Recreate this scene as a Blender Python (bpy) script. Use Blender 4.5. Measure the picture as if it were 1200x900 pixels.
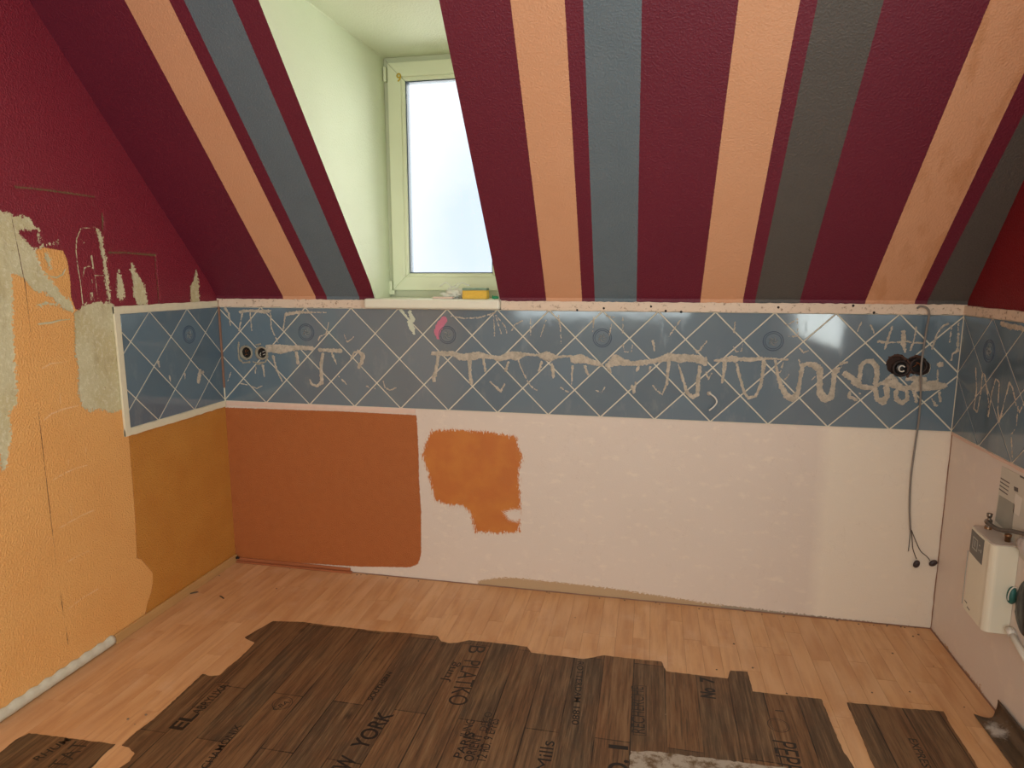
import bpy, bmesh, math, random
import numpy as np
from mathutils import Matrix, Vector, Euler
random.seed(7); rng = np.random.RandomState(7)
for o in list(bpy.data.objects): bpy.data.objects.remove(o)
SC = bpy.context.scene
COL = SC.collection

def lin(r, g=None, b=None):
    if g is None: r, g, b = r
    f = lambda c: (c/255)/12.92 if c/255 <= .04045 else ((c/255+.055)/1.055)**2.4
    return (f(r), f(g), f(b), 1)

# ------------------------------------------------------------------ camera
CAM = np.array([2.159, -3.0194, 1.5218])
RR = np.array([[0.9787914108493465, 0.204858824363039, 0.0004859301793339703],
               [-0.033193791699200476, 0.15625447428288905, 0.9871589089195356],
               [0.20215228477604635, -0.966238791059007, 0.15974057847852172]])
FPX = 778.08
cam = bpy.data.cameras.new('camera'); camo = bpy.data.objects.new('camera', cam); COL.objects.link(camo)
cam.sensor_width = 36; cam.lens = 36*FPX/1200; cam.clip_start = .02
camo.matrix_world = Matrix.Translation(Vector(CAM)) @ Matrix(RR.T.tolist()).to_4x4()
SC.camera = camo

# ------------------------------------------------------------------ sky and light
SC.view_settings.view_transform = 'Standard'; SC.view_settings.look = 'None'
SC.view_settings.gamma = 1; SC.view_settings.use_curve_mapping = False
SC.view_settings.exposure = -0.12
w = bpy.data.worlds.new('sky'); SC.world = w; w.use_nodes = True
nt = w.node_tree; bg = nt.nodes['Background']
tc = nt.nodes.new('ShaderNodeTexCoord'); ns = nt.nodes.new('ShaderNodeTexNoise'); cr = nt.nodes.new('ShaderNodeValToRGB')
ns.inputs['Scale'].default_value = 2.2; ns.inputs['Detail'].default_value = 5
cr.color_ramp.elements[0].position = .38; cr.color_ramp.elements[0].color = lin(216, 232, 252)
cr.color_ramp.elements[1].position = .6; cr.color_ramp.elements[1].color = lin(255, 255, 255)
nt.links.new(tc.outputs['Generated'], ns.inputs['Vector']); nt.links.new(ns.outputs['Fac'], cr.inputs[0])
nt.links.new(cr.outputs[0], bg.inputs['Color']); bg.inputs['Strength'].default_value = 1.35

def area(name, loc, rot, sx, sy, power, color):
    l = bpy.data.lights.new(name, 'AREA'); l.shape = 'RECTANGLE'; l.size = sx; l.size_y = sy
    l.energy = power; l.color = color[:3]
    o = bpy.data.objects.new(name, l); o.location = loc; o.rotation_euler = rot; COL.objects.link(o); return o
# daylight entering through the three windows (one in the photograph, two behind / beside the camera)
area('daylight_dormer', (1.15, .33, 2.02), (math.radians(90), 0, math.pi), .56, 1.05, 10, (1, 1, .97)).rotation_euler = (math.radians(-90), 0, 0)
area('daylight_right', (3.395, -2.55, 1.65), (0, math.radians(90), 0), 1.25, 1.3, 40, (.93, 1, .96))
area('daylight_rear', (1.6, -4.52, 1.75), (math.radians(90), 0, 0), 1.9, 1.35, 42, (.93, 1, .96))

# ------------------------------------------------------------------ room numbers
D = .2431; W = 14*D; H1 = .8839; H2 = H1+2*D; Z0 = 1.411; TT = 1.3454; YW = .25; ZC = 2.58
YR = -4.6; ZF = 2.62

def ray(u):
    u = np.atleast_2d(np.array(u, float))
    return np.stack([(u[:, 0]-600)/FPX, (450-u[:, 1])/FPX, -np.ones(len(u))], -1) @ RR
def hit(u, n, c):
    v = ray(u); n = np.array(n, float); s = (c-CAM@n)/(v@n); return CAM+s[:, None]*v
def p_back(u): r = hit(u, (0, 1, 0), 0); return r[:, [0, 2]]
def p_left(u): r = hit(u, (1, 0, 0), 0); return r[:, [1, 2]]
def p_right(u): r = hit(u, (1, 0, 0), W); return r[:, [1, 2]]
def p_floor(u): r = hit(u, (0, 0, 1), 0); return r[:, [0, 1]]
M_back = lambda u, v, h: (u, -h, v)
M_left = lambda u, v, h: (h, u, v)
M_right = lambda u, v, h: (W-h, u, v)
M_floor = lambda u, v, h: (u, v, h)

# ------------------------------------------------------------------ object helpers
def link(name, me, parent=None, m=None):
    o = bpy.data.objects.new(name, me); COL.objects.link(o)
    if parent: o.parent = parent
    if m is not None and not me.materials: me.materials.append(m)
    return o
def tag(o, label=None, cat=None, group=None, kind=None):
    if label: o['label'] = label
    if cat: o['category'] = cat
    if group: o['group'] = group
    if kind: o['kind'] = kind
    return o
def empty(name, loc=(0, 0, 0), rot=(0, 0, 0)):
    o = bpy.data.objects.new(name, None); o.location = loc; o.rotation_euler = rot; o.empty_display_size = .05
    COL.objects.link(o); return o
def bmo(name, bm, m, parent=None, smooth=False):
    me = bpy.data.meshes.new(name); bm.normal_update(); bm.to_mesh(me); bm.free()
    if smooth:
        for p in me.polygons: p.use_smooth = True
    return link(name, me, parent, m)
def pydata(name, v, f, m, parent=None, smooth=False):
    me = bpy.data.meshes.new(name); me.from_pydata([tuple(map(float, a)) for a in v], [], [tuple(map(int, a)) for a in f]); me.update()
    if smooth: me.polygons.foreach_set('use_smooth', [True]*len(me.polygons))
    return link(name, me, parent, m)
def add_box(bm, lo, hi, bev=0, mat=None):
    r = bmesh.ops.create_cube(bm, size=1); vs = r['verts']
    for v in vs:
        v.co = Vector([lo[i]+(v.co[i]+.5)*(hi[i]-lo[i]) for i in range(3)])
    if bev:
        es = list({e for v in vs for e in v.link_edges})
        r2 = bmesh.ops.bevel(bm, geom=es, offset=bev, segments=2, affect='EDGES', profile=.5)
        vs = list({v for f in r2['faces'] for v in f.verts} | {v for v in vs if v.is_valid})
    if mat is not None:
        for v in vs: v.co = mat @ v.co
    return vs
def box(name, lo, hi, m, parent=None, bev=0):
    bm = bmesh.new(); add_box(bm, lo, hi, bev); return bmo(name, bm, m, parent)
def add_tube(bm, pts, r, n=8, cap=True):
    pts = [Vector(p) for p in pts]; rings = []
    rs = r if isinstance(r, (list, tuple)) else [r]*len(pts)
    ref = None
    for i, p in enumerate(pts):
        t = (pts[min(i+1, len(pts)-1)]-pts[max(i-1, 0)]).normalized()
        if ref is None: ref = t.orthogonal().normalized()
        ref = (ref-t*ref.dot(t)).normalized(); b = t.cross(ref)
        rings.append([bm.verts.new(p+(ref*math.cos(a)+b*math.sin(a))*rs[i]) for a in [2*math.pi*k/n for k in range(n)]])
    for a, b in zip(rings, rings[1:]):
        for k in range(n): bm.faces.new((a[k], a[(k+1) % n], b[(k+1) % n], b[k]))
    if cap: bm.faces.new(rings[0][::-1]); bm.faces.new(rings[-1])
def smooth_path(pts, k=6):
    pts = [Vector(p) for p in pts]; out = []
    P = [pts[0]]+pts+[pts[-1]]
    for i in range(1, len(P)-2):
        for j in range(k):
            t = j/k; a, b, c, d = P[i-1], P[i], P[i+1], P[i+2]
            out.append(.5*((2*b)+(c-a)*t+(2*a-5*b+4*c-d)*t*t+(3*b-a-3*c+d)*t**3))
    out.append(pts[-1]); return out
def add_lathe(bm, prof, n=24, mat=Matrix.Identity(4), close=False):
    rings = []
    for r, z in prof:
        rings.append([bm.verts.new(mat @ Vector((r*math.cos(2*math.pi*k/n), r*math.sin(2*math.pi*k/n), z))) for k in range(n)])
    seq = list(zip(rings, rings[1:]))
    if close: seq.append((rings[-1], rings[0]))
    for a, b in seq:
        for k in range(n): bm.faces.new((a[k], a[(k+1) % n], b[(k+1) % n], b[k]))
    return rings

# value noise
_T = rng.rand(256, 256)
def vn(u, v, s):
    u = u*s; v = v*s; iu = np.floor(u).astype(int); iv = np.floor(v).astype(int); fu = u-iu; fv = v-iv
    fu = fu*fu*(3-2*fu); fv = fv*fv*(3-2*fv)
    g = lambda a, b: _T[a % 256, b % 256]
    return (g(iu, iv)*(1-fu)+g(iu+1, iv)*fu)*(1-fv)+(g(iu, iv+1)*(1-fu)+g(iu+1, iv+1)*fu)*fv
def sd_poly(U, V, poly):
    poly = np.array(poly, float); n = len(poly); d = np.full(U.shape, 1e9); ins = np.zeros(U.shape, bool)
    for i in range(n):
        a = poly[i]; b = poly[(i+1) % n]; e = b-a
        wx = U-a[0]; wy = V-a[1]; t = np.clip((wx*e[0]+wy*e[1])/max(e@e, 1e-12), 0, 1)
        d = np.minimum(d, (wx-t*e[0])**2+(wy-t*e[1])**2)
        c = ((a[1] > V) != (b[1] > V)) & (U < (b[0]-a[0])*(V-a[1])/((b[1]-a[1]) or 1e-12)+a[0])
        ins ^= c
    d = np.sqrt(d); return np.where(ins, d, -d)
def sd_strokes(U, V, strokes, proj, far=-.5, mpx=None):
    """union of tapering capsules; strokes are lists of (px, py, radius_px) lying on the surface"""
    sd = np.full(U.shape, far)
    for st in strokes:
        a = np.array(st, float); P = proj(a[:, :2])
        Q = proj(a[:, :2]+np.array([0, 1.0])); R_ = a[:, 2]*np.linalg.norm(Q-P, axis=1)
        if len(P) == 1: P = np.vstack([P, P+1e-4]); R_ = np.append(R_, R_)
        for i in range(len(P)-1):
            p, q, r0, r1 = P[i], P[i+1], R_[i], R_[i+1]; e = q-p
            m = .02+max(r0, r1)
            sel = (U > min(p[0], q[0])-m) & (U < max(p[0], q[0])+m) & (V > min(p[1], q[1])-m) & (V < max(p[1], q[1])+m)
            if not sel.any(): continue
            wx = U[sel]-p[0]; wy = V[sel]-p[1]; t = np.clip((wx*e[0]+wy*e[1])/max(e@e, 1e-12), 0, 1)
            dd = (r0+(r1-r0)*t)-np.hypot(wx-t*e[0], wy-t*e[1])
            sd[sel] = np.maximum(sd[sel], dd)
    return sd
def grid_mesh(name, us, vs, mp, m, attrs, hfun=None, keep=None, parent=None, flip=False, smooth=False):
    """surface patch sampled on a grid, with signed distances to the painted areas as attributes"""
    U, V = np.meshgrid(us, vs, indexing='ij'); A = {k: f(U, V) for k, f in attrs.items()}
    Hh = hfun(U, V, A) if hfun else np.zeros(U.shape)
    X = mp(U, V, Hh); co = np.stack([np.broadcast_to(x, U.shape) for x in X], -1).reshape(-1, 3)
    nu, nv = U.shape; idx = np.arange(nu*nv).reshape(nu, nv)
    q = np.stack([idx[:-1, :-1], idx[1:, :-1], idx[1:, 1:], idx[:-1, 1:]], -1).reshape(-1, 4)
    if flip: q = q[:, ::-1]
    if keep is not None:
        k = keep(U, V, A); kc = (k[:-1, :-1] | k[1:, :-1] | k[1:, 1:] | k[:-1, 1:]).reshape(-1); q = q[kc]
        used = np.unique(q); rem = np.full(nu*nv, -1); rem[used] = np.arange(len(used)); q = rem[q]; co = co[used]
    else: used = np.arange(nu*nv)
    me = bpy.data.meshes.new(name); me.vertices.add(len(co)); me.vertices.foreach_set('co', co.ravel())
    me.loops.add(len(q)*4); me.loops.foreach_set('vertex_index', q.ravel().astype(np.int32))
    me.polygons.add(len(q)); me.polygons.foreach_set('loop_start', np.arange(len(q), dtype=np.int32)*4)
    me.polygons.foreach_set('loop_total', np.full(len(q), 4, np.int32))
    me.update(calc_edges=True); me.validate()
    if smooth: me.polygons.foreach_set('use_smooth', [True]*len(me.polygons))
    for k, a in A.items():
        at = me.attributes.new(k, 'FLOAT', 'POINT'); at.data.foreach_set('value', a.reshape(-1)[used].astype(np.float32))
    return link(name, me, parent, m)

# ------------------------------------------------------------------ material helpers
class NB:
    def __init__(s, name, rough=.7, spec=.5):
        s.m = bpy.data.materials.new(name); s.m.use_nodes = True; s.t = s.m.node_tree
        s.b = s.t.nodes['Principled BSDF']; s.b.inputs['Roughness'].default_value = rough
        s.b.inputs['Specular IOR Level'].default_value = spec
        s.pos = s.n('ShaderNodeNewGeometry').outputs['Position']
    def n(s, typ): return s.t.nodes.new(typ)
    def l(s, a, b): s.t.links.new(a, b)
    def sc(s, v):
        mp = s.n('ShaderNodeMapping'); mp.inputs['Scale'].default_value = v; s.l(s.pos, mp.inputs['Vector']); return mp.outputs[0]
    def noise(s, scale, detail=3, rough=.5, stretch=None, vec=None):
        x = s.n('ShaderNodeTexNoise'); x.inputs['Scale'].default_value = scale; x.inputs['Detail'].default_value = detail
        x.inputs['Roughness'].default_value = rough
        s.l(vec if vec else (s.sc(stretch) if stretch else s.pos), x.inputs['Vector']); return x.outputs['Fac']
    def math(s, op, a, b=None, c=None):
        x = s.n('ShaderNodeMath'); x.operation = op
        for i, v in enumerate((a, b, c)):
            if v is None: continue
            if isinstance(v, (int, float)): x.inputs[i].default_value = v
            else: s.l(v, x.inputs[i])
        return x.outputs[0]
    def mr(s, v, a, b, c=0, d=1):
        x = s.n('ShaderNodeMapRange'); s.l(v, x.inputs[0])
        for i, k in enumerate((a, b, c, d)): x.inputs[i+1].default_value = k
        return x.outputs[0]
    def mix(s, f, a, b, mode='MIX'):
        x = s.n('ShaderNodeMix'); x.data_type = 'RGBA'; x.blend_type = mode
        for k, v in ((0, f), (6, a), (7, b)):
            if isinstance(v, (int, float)): x.inputs[k].default_value = v
            elif isinstance(v, tuple): x.inputs[k].default_value = v
            else: s.l(v, x.inputs[k])
        return x.outputs[2]
    def attr(s, k):
        x = s.n('ShaderNodeAttribute'); x.attribute_name = k; return x.outputs['Fac']
    def mask(s, k, amp=.006, scale=90, edge=.0008, stretch=None, off=0):
        nz = s.noise(scale, 4, .65, stretch); d = s.math('ADD', s.attr(k), s.math('MULTIPLY', s.math('SUBTRACT', nz, .5), amp*6))
        return s.mr(d, -edge+off, edge+off)
    def bump(s, h, strength=.3, dist=.002, prev=None):
        x = s.n('ShaderNodeBump'); x.inputs['Strength'].default_value = strength; x.inputs['Distance'].default_value = dist
        s.l(h, x.inputs['Height'])
        if prev is not None: s.l(prev, x.inputs['Normal'])
        return x.outputs[0]
    def done(s, col, normal=None, rough=None):
        if isinstance(col, tuple): s.b.inputs['Base Color'].default_value = col
        else: s.l(col, s.b.inputs['Base Color'])
        if normal is not None: s.l(normal, s.b.inputs['Normal'])
        if rough is not None: s.l(rough, s.b.inputs['Roughness'])
        return s.m
def simple(name, c, rough=.6, var=.12, scale=30, bs=.15, bscale=200, metal=0, spec=.5):
    b = NB(name, rough, spec); b.b.inputs['Metallic'].default_value = metal
    c = lin(c); dk = tuple(x*(1-var) for x in c[:3])+(1,)
    col = b.mix(b.noise(scale, 4), dk, c)
    return b.done(col, b.bump(b.noise(bscale, 3), bs, .001) if bs else None)

# colours of the paints
C_BEIGE = lin(222, 208, 196); C_CREAM = lin(230, 218, 202); C_RUST = lin(180, 106, 56); C_SWATCH = lin(190, 112, 54)
C_ORANGE = lin(240, 184, 114); C_OCHRE = lin(208, 148, 70); C_RED = lin(140, 42, 58); C_PEACH = lin(212, 160, 124)
C_GREY = lin(102, 116, 124); C_GREY_R = lin(88, 84, 80); C_PLAST = lin(216, 208, 172); C_SCUFF = lin(184, 156, 122)

def woodchip(b, st=.5, sc=170):
    v = b.noise(sc, 2, .55); w_ = b.noise(sc*.35, 3, .6)
    h = b.math('ADD', b.math('MULTIPLY', b.mr(v, .42, .68), .8), b.math('MULTIPLY', w_, .5))
    return b.bump(h, st, .0035)

# ================================================================== WALL BACK
rust = [(262, 477.5), (400, 482), (488, 486.5), (489, 500), (490.5, 530), (491, 560), (493.5, 600), (493.5, 650), (490, 661), (480, 665), (460, 664.5), (420, 664), (272, 655)]
sw = [(505.5, 504), (537, 503), (570, 505.5), (605.5, 511), (608, 524), (613, 535.5), (608, 553), (609, 573), (611, 595.5), (609, 624), (585.5, 625.5), (556.7, 624), (552, 604), (543, 593), (528, 593), (510, 586.7), (504.4, 569), (501, 553), (494.4, 533), (499, 518)]
swgap = [(590, 600), (600, 597), (611, 597), (612, 606), (606, 612), (596, 609)]
cream = [(968, 497), (1118, 504), (1108, 640), (1096, 745), (950, 725), (960, 600)]
scuff = [(560, 681), (585, 677), (600, 677), (660, 683), (720, 690), (780, 699), (830, 707), (870, 712), (930, 722), (1000, 730), (1060, 734), (1098, 739), (1098, 760), (560, 700)]
scuff_g = [(420, 664), (480, 667), (560, 673), (560, 690), (420, 680)]
slate = [(845, 709), (960, 722), (1096, 738), (1096, 750), (845, 720)]
P = lambda proj, poly: proj(poly)
b = NB('wall_back_paint', .55, .4)
col = b.mix(b.noise(3, 3), C_BEIGE, lin(216, 202, 190))
col = b.mix(b.mask('cream', .01, 8, .03), col, C_CREAM)
rub = b.math('MULTIPLY', b.mr(b.noise(14, 5, .6, (1, 1, 2)), .56, .68), .35)
col = b.mix(rub, col, lin(240, 226, 206))
rc = b.mix(b.noise(25, 4), C_RUST, lin(168, 95, 48))
rmask = b.mask('rust', .0035, 150, .0006)
col = b.mix(rmask, col, rc)
sc_ = b.mix(b.mr(b.noise(9, 3), .4, .65), C_SWATCH, lin(198, 124, 58))
m1 = b.mask('swatch', .018, 130, .002, (1, 1, .35)); m2 = b.mask('swgap', .015, 220, .002)
dry = b.mr(b.math('ADD', b.attr('swatch'), b.math('MULTIPLY', b.mr(b.noise(150, 4, .7, (1, 1, .3)), .35, .65), .024)), .006, .014)
col = b.mix(b.math('MULTIPLY', b.math('MULTIPLY', m1, b.math('SUBTRACT', 1, m2)), b.math('MAXIMUM', dry, .25)), col, sc_)
col = b.mix(b.mask('scuff', .008, 90, .001, (1, 1, 2)), col, C_SCUFF)
col = b.mix(b.mask('slate', .006, 90, .001), col, lin(160, 146, 128))
cr_ = b.mr(b.math('ABSOLUTE', b.math('SUBTRACT', b.noise(2.2, 6, .6), .5)), 0, .0025, 1, 0)
col = b.mix(b.math('MULTIPLY', cr_, .1), col, lin(150, 120, 100))
rough_part = b.math('MAXIMUM', rmask, .12)
h = b.math('MULTIPLY', b.mr(b.noise(190, 2), .42, .66), rough_part)
MB = b.done(col, b.bump(h, .55, .003))
at = {'rust': lambda U, V: sd_poly(U, V, p_back(rust)), 'swatch': lambda U, V: sd_poly(U, V, p_back(sw)),
      'swgap': lambda U, V: sd_poly(U, V, p_back(swgap)), 'cream': lambda U, V: sd_poly(U, V, p_back(cream)),
      'scuff': lambda U, V: sd_poly(U, V, p_back(scuff)), 'slate': lambda U, V: sd_poly(U, V, p_back(slate))}
wall_back = grid_mesh('wall_back', np.linspace(0, W, 400), np.linspace(-.01, H1+.012, 112), M_back, MB, at)
tag(wall_back, 'back wall with blue tile band above pale and rust painted plaster', 'wall', kind='structure')

# ---------------------------------------------------------------- tiles
def tile_mat(name, c):
    b = NB(name, .16, .9); oi = b.n('ShaderNodeObjectInfo').outputs['Random']
    c0 = lin(c); c1 = lin(tuple(int(x*1.1) for x in c)); col = b.mix(oi, c0, c1)
    col = b.mix(b.math('MULTIPLY', b.mr(b.noise(6, 4), .45, .7), .25), col, lin(110, 130, 138))
    sm = b.mr(b.noise(11, 6, .7, (1, 1, .45)), .56, .74)           # wiped haze of old glue
    col = b.mix(b.math('MULTIPLY', sm, .22), col, lin(160, 168, 164))
    return b.done(col, b.bump(b.noise(7, 2), .12, .004), b.mr(sm, 0, 1, .08, .32))
M_TILE = tile_mat('blue_glazed_tile', (93, 112, 126))
M_RING = simple('rosette_relief', (62, 80, 104), .2, bs=0)
M_ROSE = simple('rosette_centre', (130, 138, 140), .3, bs=.4, bscale=300)
M_GROUT = simple('cream_grout', (222, 216, 198), .8, .2, 60, .3, 300)
M_DARK = simple('dark_void', (24, 20, 18), .8, .4, 60, .5, 200)

def clip(poly, a, b_, keep_ge, axis):
    out = []
    for i in range(len(poly)):
        p, q = poly[i], poly[(i+1) % len(poly)]
        ip = (p[axis] >= a) if keep_ge else (p[axis] <= a); iq = (q[axis] >= a) if keep_ge else (q[axis] <= a)
        if ip: out.append(p)
        if ip != iq:
            t = (a-p[axis])/(q[axis]-p[axis]); out.append((p[0]+t*(q[0]-p[0]), p[1]+t*(q[1]-p[1])))
    return out
def ccw(p): return sum(p[i][0]*p[(i+1) % len(p)][1]-p[(i+1) % len(p)][0]*p[i][1] for i in range(len(p))) > 0
TILT = {}
def make_tile(parent, mp, cu, cv, u0, u1, v0, v1, name='tile', rosette=False, flip=False, tilt=(0, 0)):
    g = D/2-.0042
    poly = [(cu+g, cv), (cu, cv+g), (cu-g, cv), (cu, cv-g)]
    for a, ge, ax in ((u0+.003, True, 0), (u1-.003, False, 0), (v0+.003, True, 1), (v1-.003, False, 1)):
        poly = clip(poly, a, None, ge, ax)
        if len(poly) < 3: return None
    xs = [p[0] for p in poly]; ys = [p[1] for p in poly]
    if max(xs)-min(xs) < .015 or max(ys)-min(ys) < .015: return None
    if not ccw(poly): poly = poly[::-1]
    mu = sum(xs)/len(xs); mv = sum(ys)/len(ys)
    c = Vector(mp(mu, mv, 0)); n = len(poly); V = []
    tu, tv = tilt[0]+random.uniform(-.0035, .0035), tilt[1]+random.uniform(-.0035, .0035)
    for k, (hh, ins) in enumerate(((.001, 0), (.0068, 0), (.0078, .0014))):
        for (a, b2) in poly:
            du, dv = mu-a, mv-b2; L = math.hypot(du, dv); a2 = a+du/L*ins; b3 = b2+dv/L*ins
            V.append(Vector(mp(a2, b3, hh+((a2-mu)*tu+(b3-mv)*tv if k else 0)))-c)
    F = [tuple(range(2*n, 3*n))]
    for k in range(2):
        for i in range(n): F.append((k*n+i, k*n+(i+1) % n, (k+1)*n+(i+1) % n, (k+1)*n+i))
    if flip: F = [f[::-1] for f in F]
    o = pydata(name, V, F, M_TILE, parent); o.location = c
    if rosette:
        ax = (Vector(mp(0, 0, 1))-Vector(mp(0, 0, 0))).normalized()
        rot = ax.to_track_quat('Z', 'Y').to_matrix().to_4x4()
        for R_, r_ in ((.041, .0017), (.033, .0014)):
            bm = bmesh.new()
            for k in range(2):
                pr = [(R_+r_*math.cos(t), .0078+r_*math.sin(t)) for t in [2*math.pi*j/6 for j in range(6)]]
            add_lathe(bm, pr, 36, rot, True); bmo('relief_ring', bm, M_RING, o, True)
        bm = bmesh.new()
        for j in range(5):
            a0 = j*1.256; pts = []
            for q in range(7):
                t = q/6; r = .004+.016*t; a = a0+1.5*t; pts.append(rot @ Vector((r*math.cos(a), r*math.sin(a), .0085)))
            add_tube(bm, pts, [.0012, .0028, .0033, .0032, .0026, .002, .001], 6)
        bmo('relief_flower', bm, M_ROSE, o, True)
    return o
HOLES = {}
tiles_back = []
for i in range(0, 15):
    for r in (0, 1):
        k = (i, r)
        tl = (0, 0)
        if k == (12, 1): tl = (.006, .004)
        if k == (4, 1): tl = (-.012, .02)
        t = make_tile(wall_back, M_back, i*D, H1+(r+.5)*D, 0, W, H1, H2, rosette=(r == 1 and i in (2, 5, 8, 11)), tilt=tl)
        if t: tiles_back.append(t)
for i in range(14):
    for r in (0, 1, 2):
        tl = (0, 0)
        if (i, r) == (11, 2): tl = (.004, .004)
        t = make_tile(wall_back, M_back, (i+.5)*D, H1+r*D, 0, W, H1, H2, tilt=tl)
        if t: tiles_back.append(t)
# ================================================================== WALL LEFT
lo_orange = None
plast = [
 [(-40, 240), (5, 247), (20, 250), (24, 256), (24, 268), (30, 278), (42, 290), (46, 300), (50, 315), (57, 325), (66, 336), (72, 345), (82, 352), (86, 360), (86, 366), (74, 362), (62, 350), (52, 342), (42, 342), (34, 334), (28, 326), (24, 322), (14, 322), (15, 352), (16, 400), (20, 452), (20, 474), (10, 484), (14, 506), (10, 530), (8, 548), (2, 552), (0, 532), (-40, 560)],
 [(95, 362), (100, 356), (116, 354), (130, 355), (136, 360), (147, 362), (149, 476), (142, 480), (132, 484), (118, 480), (104, 482), (96, 476), (92, 460), (92, 432), (88, 414), (88, 392), (87, 366)],
 [(25, 254), (36, 252), (44, 260), (50, 268), (40, 268), (30, 270), (22, 268), (21, 258)],
 [(156, 309), (159, 311), (161, 320), (168, 332), (172, 345), (173, 358), (162, 357), (156, 346), (156, 332), (154, 316)],
 [(140, 316), (143, 325), (146, 340), (146, 350), (142, 353), (138, 349), (137, 335), (138, 322)],
 [(231, 315), (233, 330), (234, 356), (224, 357), (223, 336), (227, 328)],
]
pstrokes = [
 [(119, 270, 2.5), (122, 278, 3.5), (123, 290, 2.5), (124, 300, 3), (125, 310, 2), (125, 322, 3), (126, 335, 2.5), (128, 350, 2.5)],
 [(50, 270, 1.5), (51, 282, 2)], [(45, 290, .8), (58, 288, .8), (68, 285, .8), (72, 283, 1.5)],
 [(117, 266.5, .5), (100, 267.5, .6), (94, 280, .7), (92, 295, .7), (93, 320, .7), (95, 340, .7), (97, 356, .7)],
 [(98, 324, .6), (100, 314, .6), (106, 312, .6), (111, 315, .6), (109, 302, 1), (110, 299, .7), (111, 312, .6), (113, 335, .6), (115, 352, .6)],
 [(111, 323, .5), (122, 323, .5)], [(108, 327, .5), (108, 332, .5)], [(99, 280, .5), (103, 285, .6)],
 [(107, 352, .7), (106, 344, .8), (108, 343, .8), (110, 352, .7)],
 [(57, 323, 1), (66, 325.5, 1), (74, 322, .9), (78, 315, .7)], [(58, 300, 3), (60, 312, 3)], [(42, 358, 1), (55, 356, 1.4), (70, 357, .8), (76, 358, .8)],
 [(45, 380, 1.2), (60, 378, 1.2), (72, 375, .9), (82, 374, .8)]]
ostrokes = [[(49, 432, .7), (60, 426, .9), (68, 425.5, .8), (86, 423, .5)], [(52, 492, .8), (60, 485, .9), (76, 479, .9), (92, 475, .8)],
 [(60, 564, .5), (75, 555, .8), (88, 549, .8), (102, 545, .7)], [(68, 620, .6), (85, 610, .8), (98, 603, .7), (110, 598, .7)],
 [(75, 661, .5), (90, 652, .7), (105, 645, .7)], [(80, 714, .5), (95, 702, .7), (115, 690, .7)], [(53, 628, .5), (63, 632, .5)],
 [(70, 460, .5), (71, 474, .5)], [(80, 538, .5), (80, 548, .5)], [(83, 590, .4), (84, 605, .4)], [(100, 512, .4), (101, 540, .4)], [(64, 395, .4), (64, 405, .5)]]
orange = [(-232, 361), (-14, 353), (10, 325), (46, 292), (55, 290), (77, 294), (81, 305), (82, 320), (83, 347), (88, 362), (100, 366), (149, 372), (151, 512), (158, 600), (160, 640), (160, 654), (165, 655), (172, 663), (179, 671), (179, 684), (177, 695), (173, 706), (168, 730), (160, 790), (110, 870), (-116, 1041)]
ochre = [(149, 500), (275, 470), (285, 700), (165, 790), (168, 730), (173, 706), (177, 695), (179, 684), (179, 671), (172, 663), (165, 655), (160, 654), (160, 640), (158, 600), (151, 512)]
seam = [[(19.5, 250, .55), (22, 270, .5), (28, 320, .5), (40, 430, .45), (52, 545, .5), (60, 610, .45), (70, 690, .5), (80, 755, .5)]]
slot = [[(28, 218.5, 1.6), (29, 219, 1.6)], [(30, 219, 1.1), (60, 222, 1.1), (90, 226, 1.1), (120, 230.5, .8)], [(131, 296, 1.2), (150, 296, 1), (170, 298, 1.1), (185, 299, 1.4)], [(127, 250, 1), (127, 258, 1.2), (126, 270, .7)], [(185, 300, .5), (184, 318, .5), (187, 355, .6)]]
b = NB('wall_left_paint', .42, .5)
hz = b.noise(5, 3)
red = b.mix(hz, C_RED, lin(130, 38, 54))
og = b.mix(b.noise(4, 4), C_ORANGE, lin(232, 166, 96))
col = b.mix(b.mask('orange', .0025, 260, .0006), red, og)
col = b.mix(b.mask('ochre', .003, 200, .0006), col, b.mix(b.noise(7), C_OCHRE, lin(188, 120, 48)))
pl = b.mix(b.noise(9, 5, .65), C_PLAST, lin(194, 185, 148)); pl = b.mix(b.math('MULTIPLY', b.mr(b.noise(3.5, 4), .5, .6), .5), pl, lin(196, 180, 130))
pl = b.mix(b.math('MULTIPLY', b.mr(b.noise(120, 3, .7), .6, .68), .5), pl, lin(130, 110, 90))
pl = b.mix(b.math('MULTIPLY', b.mr(b.noise(60, 5, .75), .52, .62), .55), pl, lin(232, 226, 200)); pl = b.mix(b.math('MULTIPLY', b.mr(b.noise(16, 5, .7, (1, 1, .4)), .54, .66), .5), pl, lin(168, 152, 116))
pmask = b.math('MAXIMUM', b.mask('plaster', .009, 85, .001), b.mask('thin', .0009, 150, .0007))
col = b.mix(pmask, col, pl)
col = b.mix(b.math('MULTIPLY', b.mask('scratch', .0007, 200, .001), .7), col, lin(246, 206, 160))
chip = b.mr(b.noise(22, 2), .765, .775)
col = b.mix(b.math('MULTIPLY', chip, .8), col, lin(130, 50, 30))
col = b.mix(b.mask('seam', .0006, 90, .0008), col, lin(96, 62, 44))
col = b.mix(b.mask('slot', .0015, 120, .001), col, lin(120, 96, 66))
h = b.math('MULTIPLY', b.mr(b.noise(150, 2, .5), .42, .66), b.math('SUBTRACT', 1, b.math('MULTIPLY', pmask, .75)))
h = b.math('SUBTRACT', h, b.math('MULTIPLY', pmask, .5))
ML = b.done(col, b.bump(h, .6, .003), b.mr(pmask, 0, 1, .38, .85))
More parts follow.
